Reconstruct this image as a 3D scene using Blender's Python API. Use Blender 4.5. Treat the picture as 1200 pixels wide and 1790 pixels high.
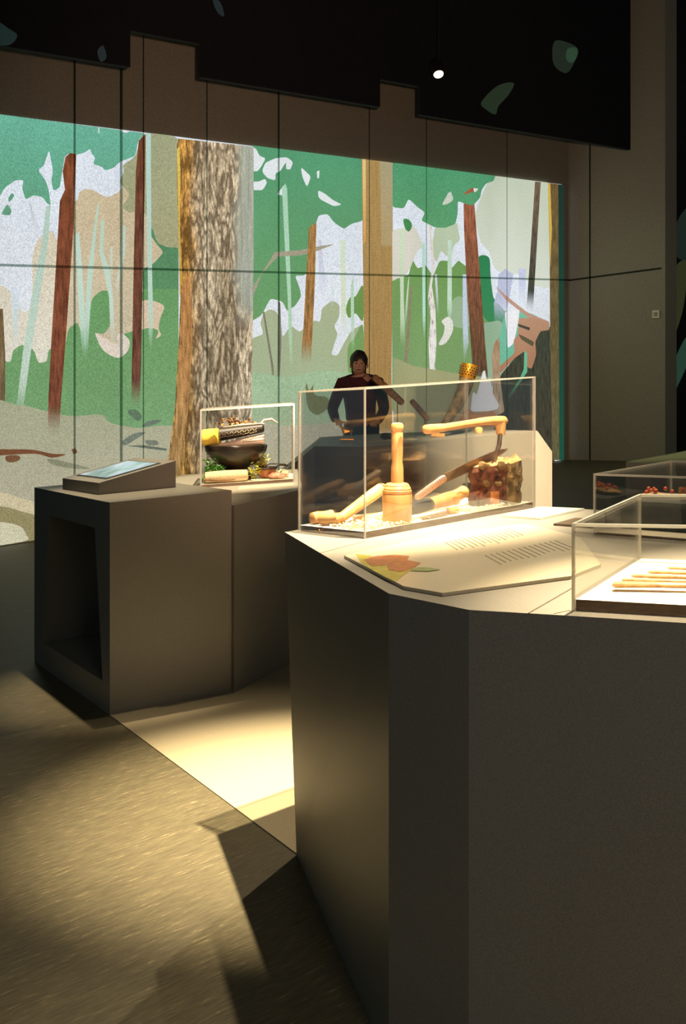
import bpy, bmesh, math, random
from mathutils import Vector, Matrix, noise
R = math.radians
random.seed(7)
C = bpy.context.scene.collection
sc = bpy.context.scene
for o in list(bpy.data.objects): bpy.data.objects.remove(o)

# ---------------------------------------------------------------- camera
EYE = 1.40
cam_d = bpy.data.cameras.new('camera'); cam = bpy.data.objects.new('camera', cam_d); C.objects.link(cam)
cam.location = (0, 0, EYE); cam.rotation_euler = (R(90), 0, 0)
cam_d.sensor_fit = 'VERTICAL'; cam_d.sensor_height = 36.0; cam_d.lens = 36.0 * 1900 / 1790
cam_d.shift_y = -230 / 1790; cam_d.clip_start = 0.02; cam_d.clip_end = 200
sc.camera = cam
# ---------------------------------------------------------------- world and exposure
w = bpy.data.worlds.new('world'); sc.world = w; w.use_nodes = True
w.node_tree.nodes['Background'].inputs[0].default_value = (0.62, 0.9, 1.0, 1)
w.node_tree.nodes['Background'].inputs[1].default_value = 0.085
sc.view_settings.view_transform = 'Standard'; sc.view_settings.look = 'None'
sc.view_settings.exposure = 0.0; sc.view_settings.gamma = 1.0; sc.view_settings.use_curve_mapping = False
sc.cycles.max_bounces = 10; sc.cycles.transparent_max_bounces = 32; sc.cycles.sample_clamp_indirect = 4.0
sc.cycles.use_denoising = True

# ---------------------------------------------------------------- lights of the gallery, with added fill
WARM = (1.0, 0.84, 0.58)
def spot(name, loc, aim, power, ang, blend, size=0.03, col=WARM):
    d = bpy.data.lights.new(name, 'SPOT'); o = bpy.data.objects.new(name, d); C.objects.link(o)
    d.energy = power; d.spot_size = R(ang); d.spot_blend = blend; d.shadow_soft_size = size; d.color = col
    o.location = loc; o.rotation_euler = (Vector(aim) - Vector(loc)).to_track_quat('-Z', 'Y').to_euler()
    return o
spot('spot_aisle', (0.76, 2.50, 5.0), (-0.12, 3.58, 0), 7800, 23, 1.0, 0.03, (1.0, 0.86, 0.62))
spot('spot_floor', (1.00, 5.72, 5.0), (-0.80, 3.05, 0), 640, 42, 1.0, 0.03, WARM)
spot('spot_tool_case', (-0.35, 4.9, 5.0), (0.31, 3.36, 1.0), 1500, 13, 0.7, 0.03, WARM)
spot('spot_bone_case', (1.3, 3.4, 5.0), (0.80, 1.95, 1.0), 5200, 17, 0.8, 0.03, WARM)
spot('spot_bowl_case', (-0.2, 4.3, 5.0), (-0.58, 6.2, 0.95), 4300, 19, 0.6, 0.03, WARM)
spot('spot_island', (1.0, 4.6, 5.2), (1.22, 8.1, .75), 15000, 17, 1.0, 0.04, (1, .82, .56))
spot('spot_counter', (0.9, 3.6, 5.0), (0.25, 2.45, 0.96), 680, 24, 0.9, 0.04, WARM)
spot('front_fill_light', (1.1, -1.3, 3.4), (0.85, 1.9, 0.2), 170, 62, 1.0, 0.5, (1.0, .88, .78))  # added fill behind the camera, brightens the counter's front faces
spot('projector_leak_standin', (0.15, 0.3, 1.62), (0.6, 13.6, 3.9), 1000, 52, 0.9, 0.05, (1.0, 0.62, 0.44))  # stand-in for projector leak light, set by the camera to hide board shadows
spot('spot_tablet', (-0.9, 5.6, 5.0), (-1.05, 5.3, 0.9), 1500, 18, 0.9, 0.05, WARM)
spot('spot_side_wall', (2.4, 10.5, 6.6), (4.3, 15.3, 1.0), 110, 44, 1.0, 0.05, (0.85, 1.0, 0.5))

# ---------------------------------------------------------------- helpers
K = 0.06                                   # the gallery floor and everything levelled on it rise gently to the right
def lin(c):
    return tuple(((v/255)/12.92 if v/255 <= 0.04045 else ((v/255+0.055)/1.055)**2.4) for v in c)
def mat(name): 
    m = bpy.data.materials.new(name); m.use_nodes = True
    return m, m.node_tree.nodes, m.node_tree.links, m.node_tree.nodes['Principled BSDF']
def nd(N, t, **kw):
    n = N.new(t)
    for k, v in kw.items(): setattr(n, k, v)
    return n
def tint(name, rgb, rough=0.6, var=0.15, scale=20, stretch=(1,1,1), bump=0.0, metal=0.0, spec=0.5, rgb2=None, detail=5, lo=.3, hi=.7):
    m, N, L, b = mat(name)
    tc = nd(N, 'ShaderNodeTexCoord'); mp = nd(N, 'ShaderNodeMapping'); mp.inputs['Scale'].default_value = stretch
    L.new(tc.outputs['Object'], mp.inputs[0])
    nz = nd(N, 'ShaderNodeTexNoise'); nz.inputs['Scale'].default_value = scale; nz.inputs['Detail'].default_value = detail
    L.new(mp.outputs[0], nz.inputs['Vector'])
    cr = nd(N, 'ShaderNodeValToRGB'); L.new(nz.outputs[0], cr.inputs[0])
    c = lin(rgb); c2 = lin(rgb2) if rgb2 else tuple(v*(1+var*2) for v in c)
    c1 = c if rgb2 else tuple(v*(1-var*2) for v in c)
    cr.color_ramp.elements[0].position = lo; cr.color_ramp.elements[1].position = hi
    cr.color_ramp.elements[0].color = (*[max(0,v) for v in c1], 1); cr.color_ramp.elements[1].color = (*[min(1,v) for v in c2], 1)
    L.new(cr.outputs[0], b.inputs['Base Color'])
    b.inputs['Roughness'].default_value = rough; b.inputs['Metallic'].default_value = metal
    b.inputs['Specular IOR Level'].default_value = spec
    if bump:
        bp = nd(N, 'ShaderNodeBump'); bp.inputs['Strength'].default_value = bump; bp.inputs['Distance'].default_value = 0.01
        L.new(nz.outputs[0], bp.inputs['Height']); L.new(bp.outputs[0], b.inputs['Normal'])
    return m

M = {}
M['laminate'] = tint('laminate', (124,117,104), 0.42, 0.10, 420, bump=0.02, detail=2)
M['laminate_dark'] = tint('laminate_dark', (158,146,128), 0.5, 0.12, 420, detail=2)
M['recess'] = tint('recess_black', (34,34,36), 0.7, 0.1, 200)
M['concrete'] = tint('concrete', (150,145,128), 0.85, 0.07, 60, bump=0.02, detail=3)
M['dark_wall'] = tint('dark_wall', (30,36,42), 0.9, 0.2, 6, detail=6)
M['baffle'] = tint('black_baffle', (7,9,13), 0.95, 0.25, 9, detail=6)
M['ceiling'] = tint('ceiling_black', (12,15,20), 0.95, 0.2, 5)
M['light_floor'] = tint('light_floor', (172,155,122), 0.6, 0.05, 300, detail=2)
M['wood'] = tint('pale_wood', (200,146,80), 0.45, 0.1, 30, (1,1,.15), 0.05, rgb2=(222,176,110))
M['wood_dark'] = tint('oiled_wood', (190,120,55), 0.45, 0.12, 40, (1,1,.2), 0.05, rgb2=(226,168,92))
M['chip'] = tint('wood_chips', (226,190,128), 0.6, 0.2, 90, rgb2=(246,226,178))
M['base_top'] = tint('case_base_white', (226,212,184), 0.6, 0.03, 100)
M['base_side'] = tint('case_base_brown', (96,74,54), 0.45, 0.15, 60, (1,1,4))
M['black'] = tint('black_rubber', (22,20,20), 0.5, 0.2, 60)
M['iron'] = tint('dark_iron', (74,58,46), 0.45, 0.25, 60, metal=0.5, bump=0.1, rgb2=(112,88,66))
M['steel'] = tint('blade_steel', (120,100,76), 0.35, 0.1, 60, metal=0.4)
M['bark'] = tint('stump_bark', (40,18,12), 0.9, 0.3, 60, (1,1,.5), 0.9, rgb2=(112,58,30), detail=8)
M['stump_cut'] = tint('stump_cut', (190,130,70), 0.8, 0.2, 40, bump=0.5, rgb2=(236,196,132))
M['stump_grey'] = tint('stump_weathered', (86,66,40), 0.9, 0.2, 50, (1,1,.3), 0.8, rgb2=(140,112,66))
M['clay'] = tint('black_burnished_clay', (18,15,14), 0.28, 0.3, 14, rgb2=(62,48,32))
M['yellow'] = tint('yellow_cloth', (226,178,52), 0.7, 0.08, 40, rgb2=(242,204,84))
M['leather'] = tint('dark_leather', (40,28,20), 0.5, 0.2, 60)
M['linen'] = tint('linen', (206,180,138), 0.9, 0.08, 120, bump=0.2, rgb2=(228,208,170))
M['pink'] = tint('pale_parchment', (232,206,186), 0.7, 0.05, 60)
M['leaf'] = tint('green_leaf', (32,104,38), 0.5, 0.3, 90, rgb2=(112,172,66))
M['leaf_y'] = tint('yellow_leaf', (138,140,28), 0.5, 0.3, 90, rgb2=(204,196,70))
M['dry'] = tint('dry_leaf', (112,66,30), 0.7, 0.3, 90, rgb2=(190,136,78))
M['copper'] = tint('brown_bowl', (120,62,28), 0.35, 0.2, 40, rgb2=(196,124,58))
M['red'] = tint('red_berry', (168,52,30), 0.4, 0.2, 60, rgb2=(214,110,50))
M['gold'] = tint('gold', (228,160,48), 0.3, 0.12, 60, metal=0.85)
M['horn'] = tint('dark_horn', (40,32,22), 0.35, 0.2, 24, rgb2=(96,80,50))
M['bone'] = tint('bone', (140,98,56), 0.45, 0.12, 60, rgb2=(200,164,112))
M['stick'] = tint('grey_brown_stick', (110,80,50), 0.8, 0.2, 40, rgb2=(150,112,68))
M['printed'] = tint('panel_print', (172,160,134), 0.35, 0.04, 200)
M['ink'] = tint('grey_ink', (104,92,74), 0.6, 0.05, 200)
M['p_brown'] = tint('print_brown', (124,66,28), 0.4, 0.2, 60, rgb2=(164,100,46))
M['p_olive'] = tint('print_olive', (150,140,46), 0.4, 0.15, 60)
M['p_green'] = tint('print_green', (120,128,74), 0.4, 0.15, 60)
M['seam'] = tint('seam_dark', (70,52,38), 0.8, 0.1, 50)
M['skin'] = tint('skin', (196,146,116), 0.5, 0.03, 20)
M['jacket'] = tint('maroon_jacket', (70,22,30), 0.85, 0.2, 20)
M['trousers'] = tint('dark_trousers', (30,32,36), 0.85, 0.15, 20)
M['hair'] = tint('dark_hair', (40,34,28), 0.6, 0.3, 50)
M['plastic'] = tint('switch_plastic', (225,225,200), 0.5, 0.03, 20)
M['coal'] = tint('dark_stone', (58,58,54), 0.7, 0.3, 40, bump=.4)

# streaked fibre floor
def floor_mat():
    m, N, L, b = mat('streaked_floor')
    tc = nd(N, 'ShaderNodeTexCoord'); mp = nd(N, 'ShaderNodeMapping')
    mp.inputs['Scale'].default_value = (14, 110, 22)
    m0 = nd(N, 'ShaderNodeMapping'); m0.inputs['Rotation'].default_value = (0, 0, R(-40)); L.new(tc.outputs['Object'], m0.inputs[0])
    L.new(m0.outputs[0], mp.inputs[0])
    n1 = nd(N, 'ShaderNodeTexNoise'); n1.inputs['Scale'].default_value = 1.0; n1.inputs['Detail'].default_value = 8; n1.inputs['Roughness'].default_value = .75
    L.new(mp.outputs[0], n1.inputs['Vector'])
    cr = nd(N, 'ShaderNodeValToRGB'); L.new(n1.outputs[0], cr.inputs[0])
    e = cr.color_ramp.elements
    e[0].position = .30; e[0].color = (*lin((66,58,40)), 1); e[1].position = .80; e[1].color = (*lin((205,180,130)), 1)
    x = e.new(.60); x.color = (*lin((98,88,62)), 1)
    L.new(cr.outputs[0], b.inputs['Base Color'])
    b.inputs['Roughness'].default_value = 0.55
    bp = nd(N, 'ShaderNodeBump'); bp.inputs['Strength'].default_value = .25; bp.inputs['Distance'].default_value = .004
    L.new(n1.outputs[0], bp.inputs['Height']); L.new(bp.outputs[0], b.inputs['Normal'])
    return m
M['floor'] = floor_mat()

def acrylic():
    m, N, L, b = mat('clear_acrylic'); N.remove(b); out = N['Material Output']
    t = nd(N, 'ShaderNodeBsdfTransparent'); t.inputs[0].default_value = (.985,.985,.975,1)
    g = nd(N, 'ShaderNodeBsdfGlossy'); g.inputs['Roughness'].default_value = .02
    f = nd(N, 'ShaderNodeFresnel'); f.inputs[0].default_value = 1.45
    mu = nd(N, 'ShaderNodeMath', operation='MULTIPLY'); mu.inputs[1].default_value = .45; L.new(f.outputs[0], mu.inputs[0])
    mx = nd(N, 'ShaderNodeMixShader'); L.new(mu.outputs[0], mx.inputs[0]); L.new(t.outputs[0], mx.inputs[1]); L.new(g.outputs[0], mx.inputs[2])
    L.new(mx.outputs[0], out.inputs[0]); return m
M['acrylic'] = acrylic()
def edge():
    m, N, L, b = mat('polished_acrylic_edge'); N.remove(b); out = N['Material Output']
    t = nd(N, 'ShaderNodeBsdfTransparent'); t.inputs[0].default_value = (.9,.88,.8,1)
    d = nd(N, 'ShaderNodeBsdfDiffuse'); d.inputs[0].default_value = (.55,.53,.48,1)
    tr = nd(N, 'ShaderNodeBsdfTranslucent'); tr.inputs[0].default_value = (.6,.57,.5,1)
    g = nd(N, 'ShaderNodeBsdfGlossy'); g.inputs['Roughness'].default_value = .25
    m1 = nd(N, 'ShaderNodeMixShader'); m1.inputs[0].default_value = .5; L.new(d.outputs[0], m1.inputs[1]); L.new(tr.outputs[0], m1.inputs[2])
    m2 = nd(N, 'ShaderNodeMixShader'); m2.inputs[0].default_value = .25; L.new(m1.outputs[0], m2.inputs[1]); L.new(g.outputs[0], m2.inputs[2])
    m3 = nd(N, 'ShaderNodeMixShader'); m3.inputs[0].default_value = .62; L.new(t.outputs[0], m3.inputs[1]); L.new(m2.outputs[0], m3.inputs[2])
    L.new(m3.outputs[0], out.inputs[0]); return m
M['edge'] = edge()
def seam_shade():
    m, N, L, b = mat('formwork_joint'); N.remove(b); out = N['Material Output']
    t = nd(N, 'ShaderNodeBsdfTransparent'); t.inputs[0].default_value = (.55,.6,.58,1)
    L.new(t.outputs[0], out.inputs[0]); return m
M['joint'] = seam_shade()
def emis(name, rgb, k=1.0):
    m, N, L, b = mat(name); b.inputs['Base Color'].default_value = (.02,.02,.02,1)
    b.inputs['Emission Color'].default_value = (*lin(rgb), 1); b.inputs['Emission Strength'].default_value = k
    return m

class MB:
    def __init__(s): s.v = []; s.f = []; s.m = []
    def add(s, vs, fs, mi=0):
        n = len(s.v); s.v += [tuple(v) for v in vs]; s.f += [tuple(n+i for i in f) for f in fs]; s.m += [mi]*len(fs)
    def prism(s, top, h1, h0=0.0, bottom=None, slope=True, mi=0, mtop=None):
        bottom = bottom or top; n = len(top); z = (lambda x: K*x) if slope else (lambda x: 0)
        h1s = h1 if isinstance(h1, (list, tuple)) else [h1]*n
        vs = [(x, y, h0+z(x)) for x, y in bottom] + [(p[0], p[1], h+z(p[0])) for p, h in zip(top, h1s)]
        s.add(vs, [tuple(range(n))[::-1]] + [(i, (i+1) % n, n+(i+1) % n, n+i) for i in range(n)], mi)
        s.add(vs, [tuple(range(n, 2*n))], mi if mtop is None else mtop)
    def box(s, c, size, rz=0, rot=None, mi=0):
        m = rot if rot else Matrix.Rotation(rz, 3, 'Z'); a, b, d = [q/2 for q in size]
        vs = [Vector(c) + m @ Vector((x, y, z)) for x in (-a, a) for y in (-b, b) for z in (-d, d)]
        s.add(vs, [(0,1,3,2),(4,6,7,5),(0,4,5,1),(2,3,7,6),(0,2,6,4),(1,5,7,3)], mi)
    def bar(s, p, q, w, h, mi=0, roll=0, w2=None, h2=None):
        p, q = Vector(p), Vector(q); d = (q-p).normalized()
        up = Vector((0,0,1)) if abs(d.z) < .95 else Vector((0,1,0))
        a = d.cross(up).normalized(); b = a.cross(d)
        if roll: M3 = Matrix.Rotation(roll, 3, d); a = M3 @ a; b = M3 @ b
        w2 = w if w2 is None else w2; h2 = h if h2 is None else h2
        vs = []
        for P_, ww, hh in ((p, w, h), (q, w2, h2)):
            for i, j in ((-1,-1),(1,-1),(1,1),(-1,1)): vs.append(P_ + a*i*ww/2 + b*j*hh/2)
        s.add(vs, [(3,2,1,0),(4,5,6,7),(0,1,5,4),(1,2,6,5),(2,3,7,6),(3,0,4,7)], mi)
    def tube(s, pts, rad, n=16, mi=0, flat=1.0, jit=0, seed=0):
        pts = [Vector(p) for p in pts]; rad = rad if isinstance(rad, (list, tuple)) else [rad]*len(pts)
        rows = []; ref = None
        for i, p in enumerate(pts):
            d = (pts[min(i+1, len(pts)-1)] - pts[max(i-1, 0)]).normalized()
            if ref is None: ref = Vector((0,0,1)) if abs(d.z) < .8 else Vector((1,0,0))
            a = d.cross(ref).normalized(); b = a.cross(d).normalized(); ref = b
            ring = []
            for k in range(n):
                t = 2*math.pi*k/n; r = rad[i]
                if jit: r *= 1 + jit*noise.noise(Vector((math.cos(t)*2+seed, math.sin(t)*2, i*.6)))
                ring.append(p + a*math.cos(t)*r + b*math.sin(t)*r*flat)
            rows.append(ring)
        vs = [v for r_ in rows for v in r_]; m = len(rows)
        fs = [(i*n+k, i*n+(k+1) % n, (i+1)*n+(k+1) % n, (i+1)*n+k) for i in range(m-1) for k in range(n)]
        s.add(vs, fs + [tuple(range(n))[::-1], tuple(range((m-1)*n, m*n))], mi)
    def lathe(s, c, prof, n=32, mi=0, tilt=None, jit=0):
        vs = []; c = Vector(c)
        for i, (r, z) in enumerate(prof):
            for k in range(n):
                t = 2*math.pi*k/n; rr = r*(1+jit*noise.noise(Vector((math.cos(t)*2, math.sin(t)*2, z*20)))) if jit else r
                v = Vector((rr*math.cos(t), rr*math.sin(t), z)); vs.append(c + (tilt @ v if tilt else v))
        m = len(prof)
        fs = [(i*n+k, i*n+(k+1) % n, (i+1)*n+(k+1) % n, (i+1)*n+k) for i in range(m-1) for k in range(n)]
        s.add(vs, fs + [tuple(range(n))[::-1], tuple(range((m-1)*n, m*n))], mi)
    def ball(s, c, r, n=14, mi=0, jit=0, seed=0):
        rx, ry, rz = r if isinstance(r, (tuple, list)) else (r, r, r); c = Vector(c); vs = []; m = n//2
        for i in range(1, m):
            ph = math.pi*i/m
            for k in range(n):
                t = 2*math.pi*k/n; u = Vector((math.sin(ph)*math.cos(t), math.sin(ph)*math.sin(t), math.cos(ph)))
                q = 1 + (jit*noise.noise(u*2+Vector((seed, 0, 0))) if jit else 0)
                vs.append(c + Vector((u.x*rx*q, u.y*ry*q, u.z*rz*q)))
        vs += [c+Vector((0,0,rz)), c-Vector((0,0,rz))]; T, B = len(vs)-2, len(vs)-1
        fs = [(i*n+k, (i+1)*n+k, (i+1)*n+(k+1) % n, i*n+(k+1) % n) for i in range(m-2) for k in range(n)]
        fs += [(T, k, (k+1) % n) for k in range(n)] + [(B, (m-2)*n+(k+1) % n, (m-2)*n+k) for k in range(n)]
        s.add(vs, fs, mi)
    def build(s, name, mats, parent=None, origin=None, smooth=False, bevel=0, **props):
        mats = mats if isinstance(mats, (list, tuple)) else [mats]
        if parent is not None: org = Vector(parent['_o']) if '_o' in parent else Vector((0,0,0))
        elif origin is not None: org = Vector(origin)
        else:
            xs = [v[0] for v in s.v]; ys = [v[1] for v in s.v]; zs = [v[2] for v in s.v]
            org = Vector(((min(xs)+max(xs))/2, (min(ys)+max(ys))/2, min(zs)))
        me = bpy.data.meshes.new(name); me.from_pydata([tuple(Vector(v)-org) for v in s.v], [], s.f)
        for m_ in mats: me.materials.append(m_)
        for p, mi in zip(me.polygons, s.m): p.material_index = mi; p.use_smooth = smooth
        bm = bmesh.new(); bm.from_mesh(me); bmesh.ops.recalc_face_normals(bm, faces=bm.faces); bm.to_mesh(me); bm.free()
        o = bpy.data.objects.new(name, me); C.objects.link(o)
        if parent is not None: o.parent = parent
        else: o.location = org
        o['_o'] = tuple(org) 
        if bevel:
            b = o.modifiers.new('bevel', 'BEVEL'); b.width = bevel; b.segments = 2; b.limit_method = 'ANGLE'
        if smooth: 
            me.set_sharp_from_angle(angle=R(38))
        for k, v in props.items(): o[k] = v
        return o
def thing(name, label, cat, loc, group=None):
    o = bpy.data.objects.new(name, None); C.objects.link(o); o.location = loc; o['_o'] = tuple(loc)
    o.empty_display_size = .05; o['label'] = label; o['category'] = cat
    if group: o['group'] = group
    return o
def zf(x, h=0): return h + K*x
def dup(root, delta, label=None, group=None, rz=0):
    r = root.copy(); C.objects.link(r); r.location = Vector(root.location) + Vector(delta); r.rotation_euler[2] += rz
    if label: r['label'] = label
    if group: r['group'] = group
    for ch in list(root.children):
        c = ch.copy(); C.objects.link(c); c.parent = r
        for g in ch.children:
            d = g.copy(); C.objects.link(d); d.parent = c
    return r
ST = dict(kind='structure')

# ---------------------------------------------------------------- floor, walls, ceiling
b = MB(); b.prism([(-9,-3),(9,-3),(9,22),(-9,22)], 0.0, -0.2); b.build('floor', M['floor'], **ST)
WO = Vector((-3.306, 10.47)); WD = Vector((0.7501, 0.6613)); WN = Vector((0.6613, -0.7501))
def wp(s, off=0): p = WO + WD*s + WN*off; return (p.x, p.y)
CR = 8.93
b = MB(); b.prism([wp(-4.5), wp(CR), wp(CR+.3, -.3), wp(-4.5, -.3)], 8.0, -0.15); b.build('wall_back', M['concrete'], **ST)
c0 = Vector(wp(CR)); e0 = Vector((4.50, 15.17)); sd = (e0-c0).normalized(); sn = Vector((sd.y, -sd.x))
b = MB(); b.prism([tuple(c0), tuple(e0), tuple(e0-sn*.3), tuple(c0-sn*.3)], 8.0, -0.15); b.build('wall_right', M['concrete'], **ST)
b = MB(); b.prism([(3.2,20.0),(9,14.6),(9.2,14.8),(3.4,20.2)], 8.0, -0.15); b.build('wall_far', M['dark_wall'], **ST)
b = MB(); b.prism([(-9,-3),(9,-3),(9,22),(-9,22)], 8.2, 8.0); b.build('ceiling', M['ceiling'], **ST)
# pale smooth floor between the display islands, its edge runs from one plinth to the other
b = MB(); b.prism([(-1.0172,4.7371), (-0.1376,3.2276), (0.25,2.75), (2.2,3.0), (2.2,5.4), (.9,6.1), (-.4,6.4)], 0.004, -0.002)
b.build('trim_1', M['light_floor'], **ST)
# formwork joints of the concrete
n = 2
for s_, wd in ((.746,.022),(1.272,.03),(1.545,.012),(3.348,.022),(4.79,.012),(5.814,.01),(7.442,.01),(2.35,.012)):
    b = MB(); b.prism([wp(s_, .055), wp(s_+wd, .055), wp(s_+wd, .060), wp(s_, .060)], 5.9, 0); b.build('trim_%d' % n, M['joint'], **ST); n += 1
b = MB(); b.prism([wp(-4, .055), wp(CR-.02, .055), wp(CR-.02, .060), wp(-4, .060)], 2.715, 2.69); b.build('trim_%d' % n, M['joint'], **ST); n += 1
def sp(t, off=0): p = c0 + sd*t + sn*off; return (p.x, p.y)
for t0, t1, h0, h1 in ((.38,.405,0,7),(.02,1.58,2.69,2.715)):
    b = MB(); b.prism([sp(t0,.002), sp(t1,.002), sp(t1,.006), sp(t0,.006)], h1, h0); b.build('trim_%d' % n, M['joint'], **ST); n += 1

# ---------------------------------------------------------------- the projected forest picture
def mural_mat(name, c1, c2, z1, z2, mode, fade=0):
    m, N, L, b = mat(name); b.inputs['Base Color'].default_value = (.06,.06,.055,1); b.inputs['Roughness'].default_value = .9
    b.inputs['Specular IOR Level'].default_value = .1
    tc = nd(N, 'ShaderNodeTexCoord'); sx = nd(N, 'ShaderNodeSeparateXYZ'); L.new(tc.outputs['Object'], sx.inputs[0])
    mr = nd(N, 'ShaderNodeMapRange'); mr.inputs[1].default_value = z2; mr.inputs[2].default_value = max(z1, z2+.01)
    L.new(sx.outputs[2], mr.inputs[0])
    mx = nd(N, 'ShaderNodeMixRGB'); L.new(mr.outputs[0], mx.inputs[0])
    mx.inputs[1].default_value = (*lin(c2), 1); mx.inputs[2].default_value = (*lin(c1), 1); col = mx.outputs[0]
    def mul(col, fac_out, lo, hi, p0=.3, p1=.7):
        r = nd(N, 'ShaderNodeValToRGB'); L.new(fac_out, r.inputs[0])
        r.color_ramp.elements[0].position = p0; r.color_ramp.elements[1].position = p1
        r.color_ramp.elements[0].color = (*lo, 1); r.color_ramp.elements[1].color = (*hi, 1)
        q = nd(N, 'ShaderNodeMixRGB', blend_type='MULTIPLY'); q.inputs[0].default_value = 1
        L.new(col, q.inputs[1]); L.new(r.outputs[0], q.inputs[2]); return q.outputs[0]
    def nz(scale, st, det=4, rough=.55):
        mp = nd(N, 'ShaderNodeMapping'); mp.inputs['Scale'].default_value = st; L.new(tc.outputs['Object'], mp.inputs[0])
        t = nd(N, 'ShaderNodeTexNoise'); t.inputs['Scale'].default_value = scale; t.inputs['Detail'].default_value = det
        t.inputs['Roughness'].default_value = rough; L.new(mp.outputs[0], t.inputs['Vector']); return t.outputs[0]
    g = (.86,)*3; h = (1.1,)*3
    col = mul(col, nz(90, (1,1,1), 2), (.70,.71,.70), (1.24,1.22,1.24))          # grain of the concrete
    col = mul(col, nz(1.1, (1,1,.5), 5), (.90,.90,.88), (1.06,1.06,1.06))
    if mode in ('bark', 'barkdark'):
        col = mul(col, nz(22, (1.6,1,.25), 6), (.50,.48,.45), (1.5,1.45,1.4))
    if mode in ('barkbig', 'barkmain'):
        def vor(st, sc_, warp):
            mp = nd(N, 'ShaderNodeMapping'); mp.inputs['Scale'].default_value = st; L.new(tc.outputs['Object'], mp.inputs[0])
            t = nd(N, 'ShaderNodeTexNoise'); t.inputs['Scale'].default_value = 4; t.inputs['Detail'].default_value = 4; L.new(mp.outputs[0], t.inputs['Vector'])
            ad = nd(N, 'ShaderNodeMixRGB', blend_type='ADD'); ad.inputs[0].default_value = warp; L.new(mp.outputs[0], ad.inputs[1]); L.new(t.outputs['Color'], ad.inputs[2])
            v = nd(N, 'ShaderNodeTexVoronoi', feature='F1'); v.inputs['Scale'].default_value = sc_; L.new(ad.outputs[0], v.inputs['Vector']); return v.outputs['Distance']
    if mode == 'barkbig':
        col = mul(col, vor((1,1,.36), 18, .45), (1.55,1.5,1.42), (.42,.38,.34), .1, .75)
        col = mul(col, nz(26, (1,1,.4), 6, .7), (.62,.60,.58), (1.35,1.35,1.35), .35, .65)
        col = mul(col, nz(1.6, (2.2,1,.3), 3), (.75,.72,.66), (1.3,1.28,1.24), .35, .65)
    if mode == 'barkmain':
        sep = sx
        def smooth(outp, a, b_, lo=0, hi=1):
            q = nd(N, 'ShaderNodeMapRange'); q.interpolation_type = 'SMOOTHSTEP'
            for i_, v_ in enumerate((a, b_, lo, hi)): q.inputs[i_+1].default_value = v_
            L.new(outp, q.inputs[0]); return q.outputs[0]
        def math_(op, a, b_):
            q = nd(N, 'ShaderNodeMath', operation=op)
            for i_, v_ in enumerate((a, b_)):
                if isinstance(v_, float): q.inputs[i_].default_value = v_
                else: L.new(v_, q.inputs[i_])
            return q.outputs[0]
        wob = nz(1.6, (1,1,.5), 5); wx = math_('ADD', sx.outputs[0], math_('MULTIPLY', wob, .5))      # wavy x
        flat = nd(N, 'ShaderNodeMixRGB'); flat.inputs[0].default_value = 1; flat.inputs[1].default_value = (0,0,0,1); flat.inputs[2].default_value = (*lin((172,176,160)), 1)
        fcol = mul(flat.outputs[0], nz(14, (2.4,1,.12), 6), (.72,.72,.70), (1.15,1.15,1.15)); fcol = mul(fcol, nz(90, (1,1,1), 2), (.75,.75,.75), (1.2,1.2,1.2))
        rid = mul(col, vor((1,1,.30), 17, .55), (1.75,1.7,1.6), (.42,.38,.33), .12, .68)
        rid = mul(rid, nz(34, (1.5,1,.5), 7, .75), (.60,.58,.56), (1.4,1.4,1.4), .38, .62)
        rid = mul(rid, nz(1.3, (2.2,1,.35), 3), (.80,.76,.68), (1.22,1.22,1.2), .35, .65)
        side = smooth(wx, 2.93, 3.17); highz = smooth(sx.outputs[2], 1.95, 2.35)
        msk = math_('MULTIPLY', side, highz)
        q = nd(N, 'ShaderNodeMixRGB'); L.new(msk, q.inputs[0]); L.new(rid, q.inputs[1]); L.new(fcol, q.inputs[2])
        moss = nd(N, 'ShaderNodeMixRGB', blend_type='MULTIPLY'); moss.inputs[2].default_value = (.95,.62,.22,1); L.new(q.outputs[0], moss.inputs[1])
        L.new(smooth(wx, 2.62, 2.36), moss.inputs[0]); col = moss.outputs[0]
    if mode == 'birch':
        col = mul(col, nz(14, (2,1,.6), 6, .7), (.42,.40,.36), (1.05,1.05,1.05), .36, .48)
    if mode == 'smooth':
        col = mul(col, nz(16, (2.4,1,.12), 5), (.84,.83,.80), (1.1,1.1,1.1))
    L.new(col, b.inputs['Emission Color']); b.inputs['Emission Strength'].default_value = 1.0
    if fade:                                                     # the artwork's stems melt into its ground at the foot
        fr = nd(N, 'ShaderNodeMapRange'); fr.interpolation_type = 'SMOOTHSTEP'; fr.inputs[1].default_value = z2; fr.inputs[2].default_value = z2 + fade
        L.new(sx.outputs[2], fr.inputs[0]); tr = nd(N, 'ShaderNodeBsdfTransparent'); mxs = nd(N, 'ShaderNodeMixShader')
        L.new(fr.outputs[0], mxs.inputs[0]); L.new(tr.outputs[0], mxs.inputs[1]); L.new(b.outputs[0], mxs.inputs[2]); L.new(mxs.outputs[0], N['Material Output'].inputs[0])
    return m
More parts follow.
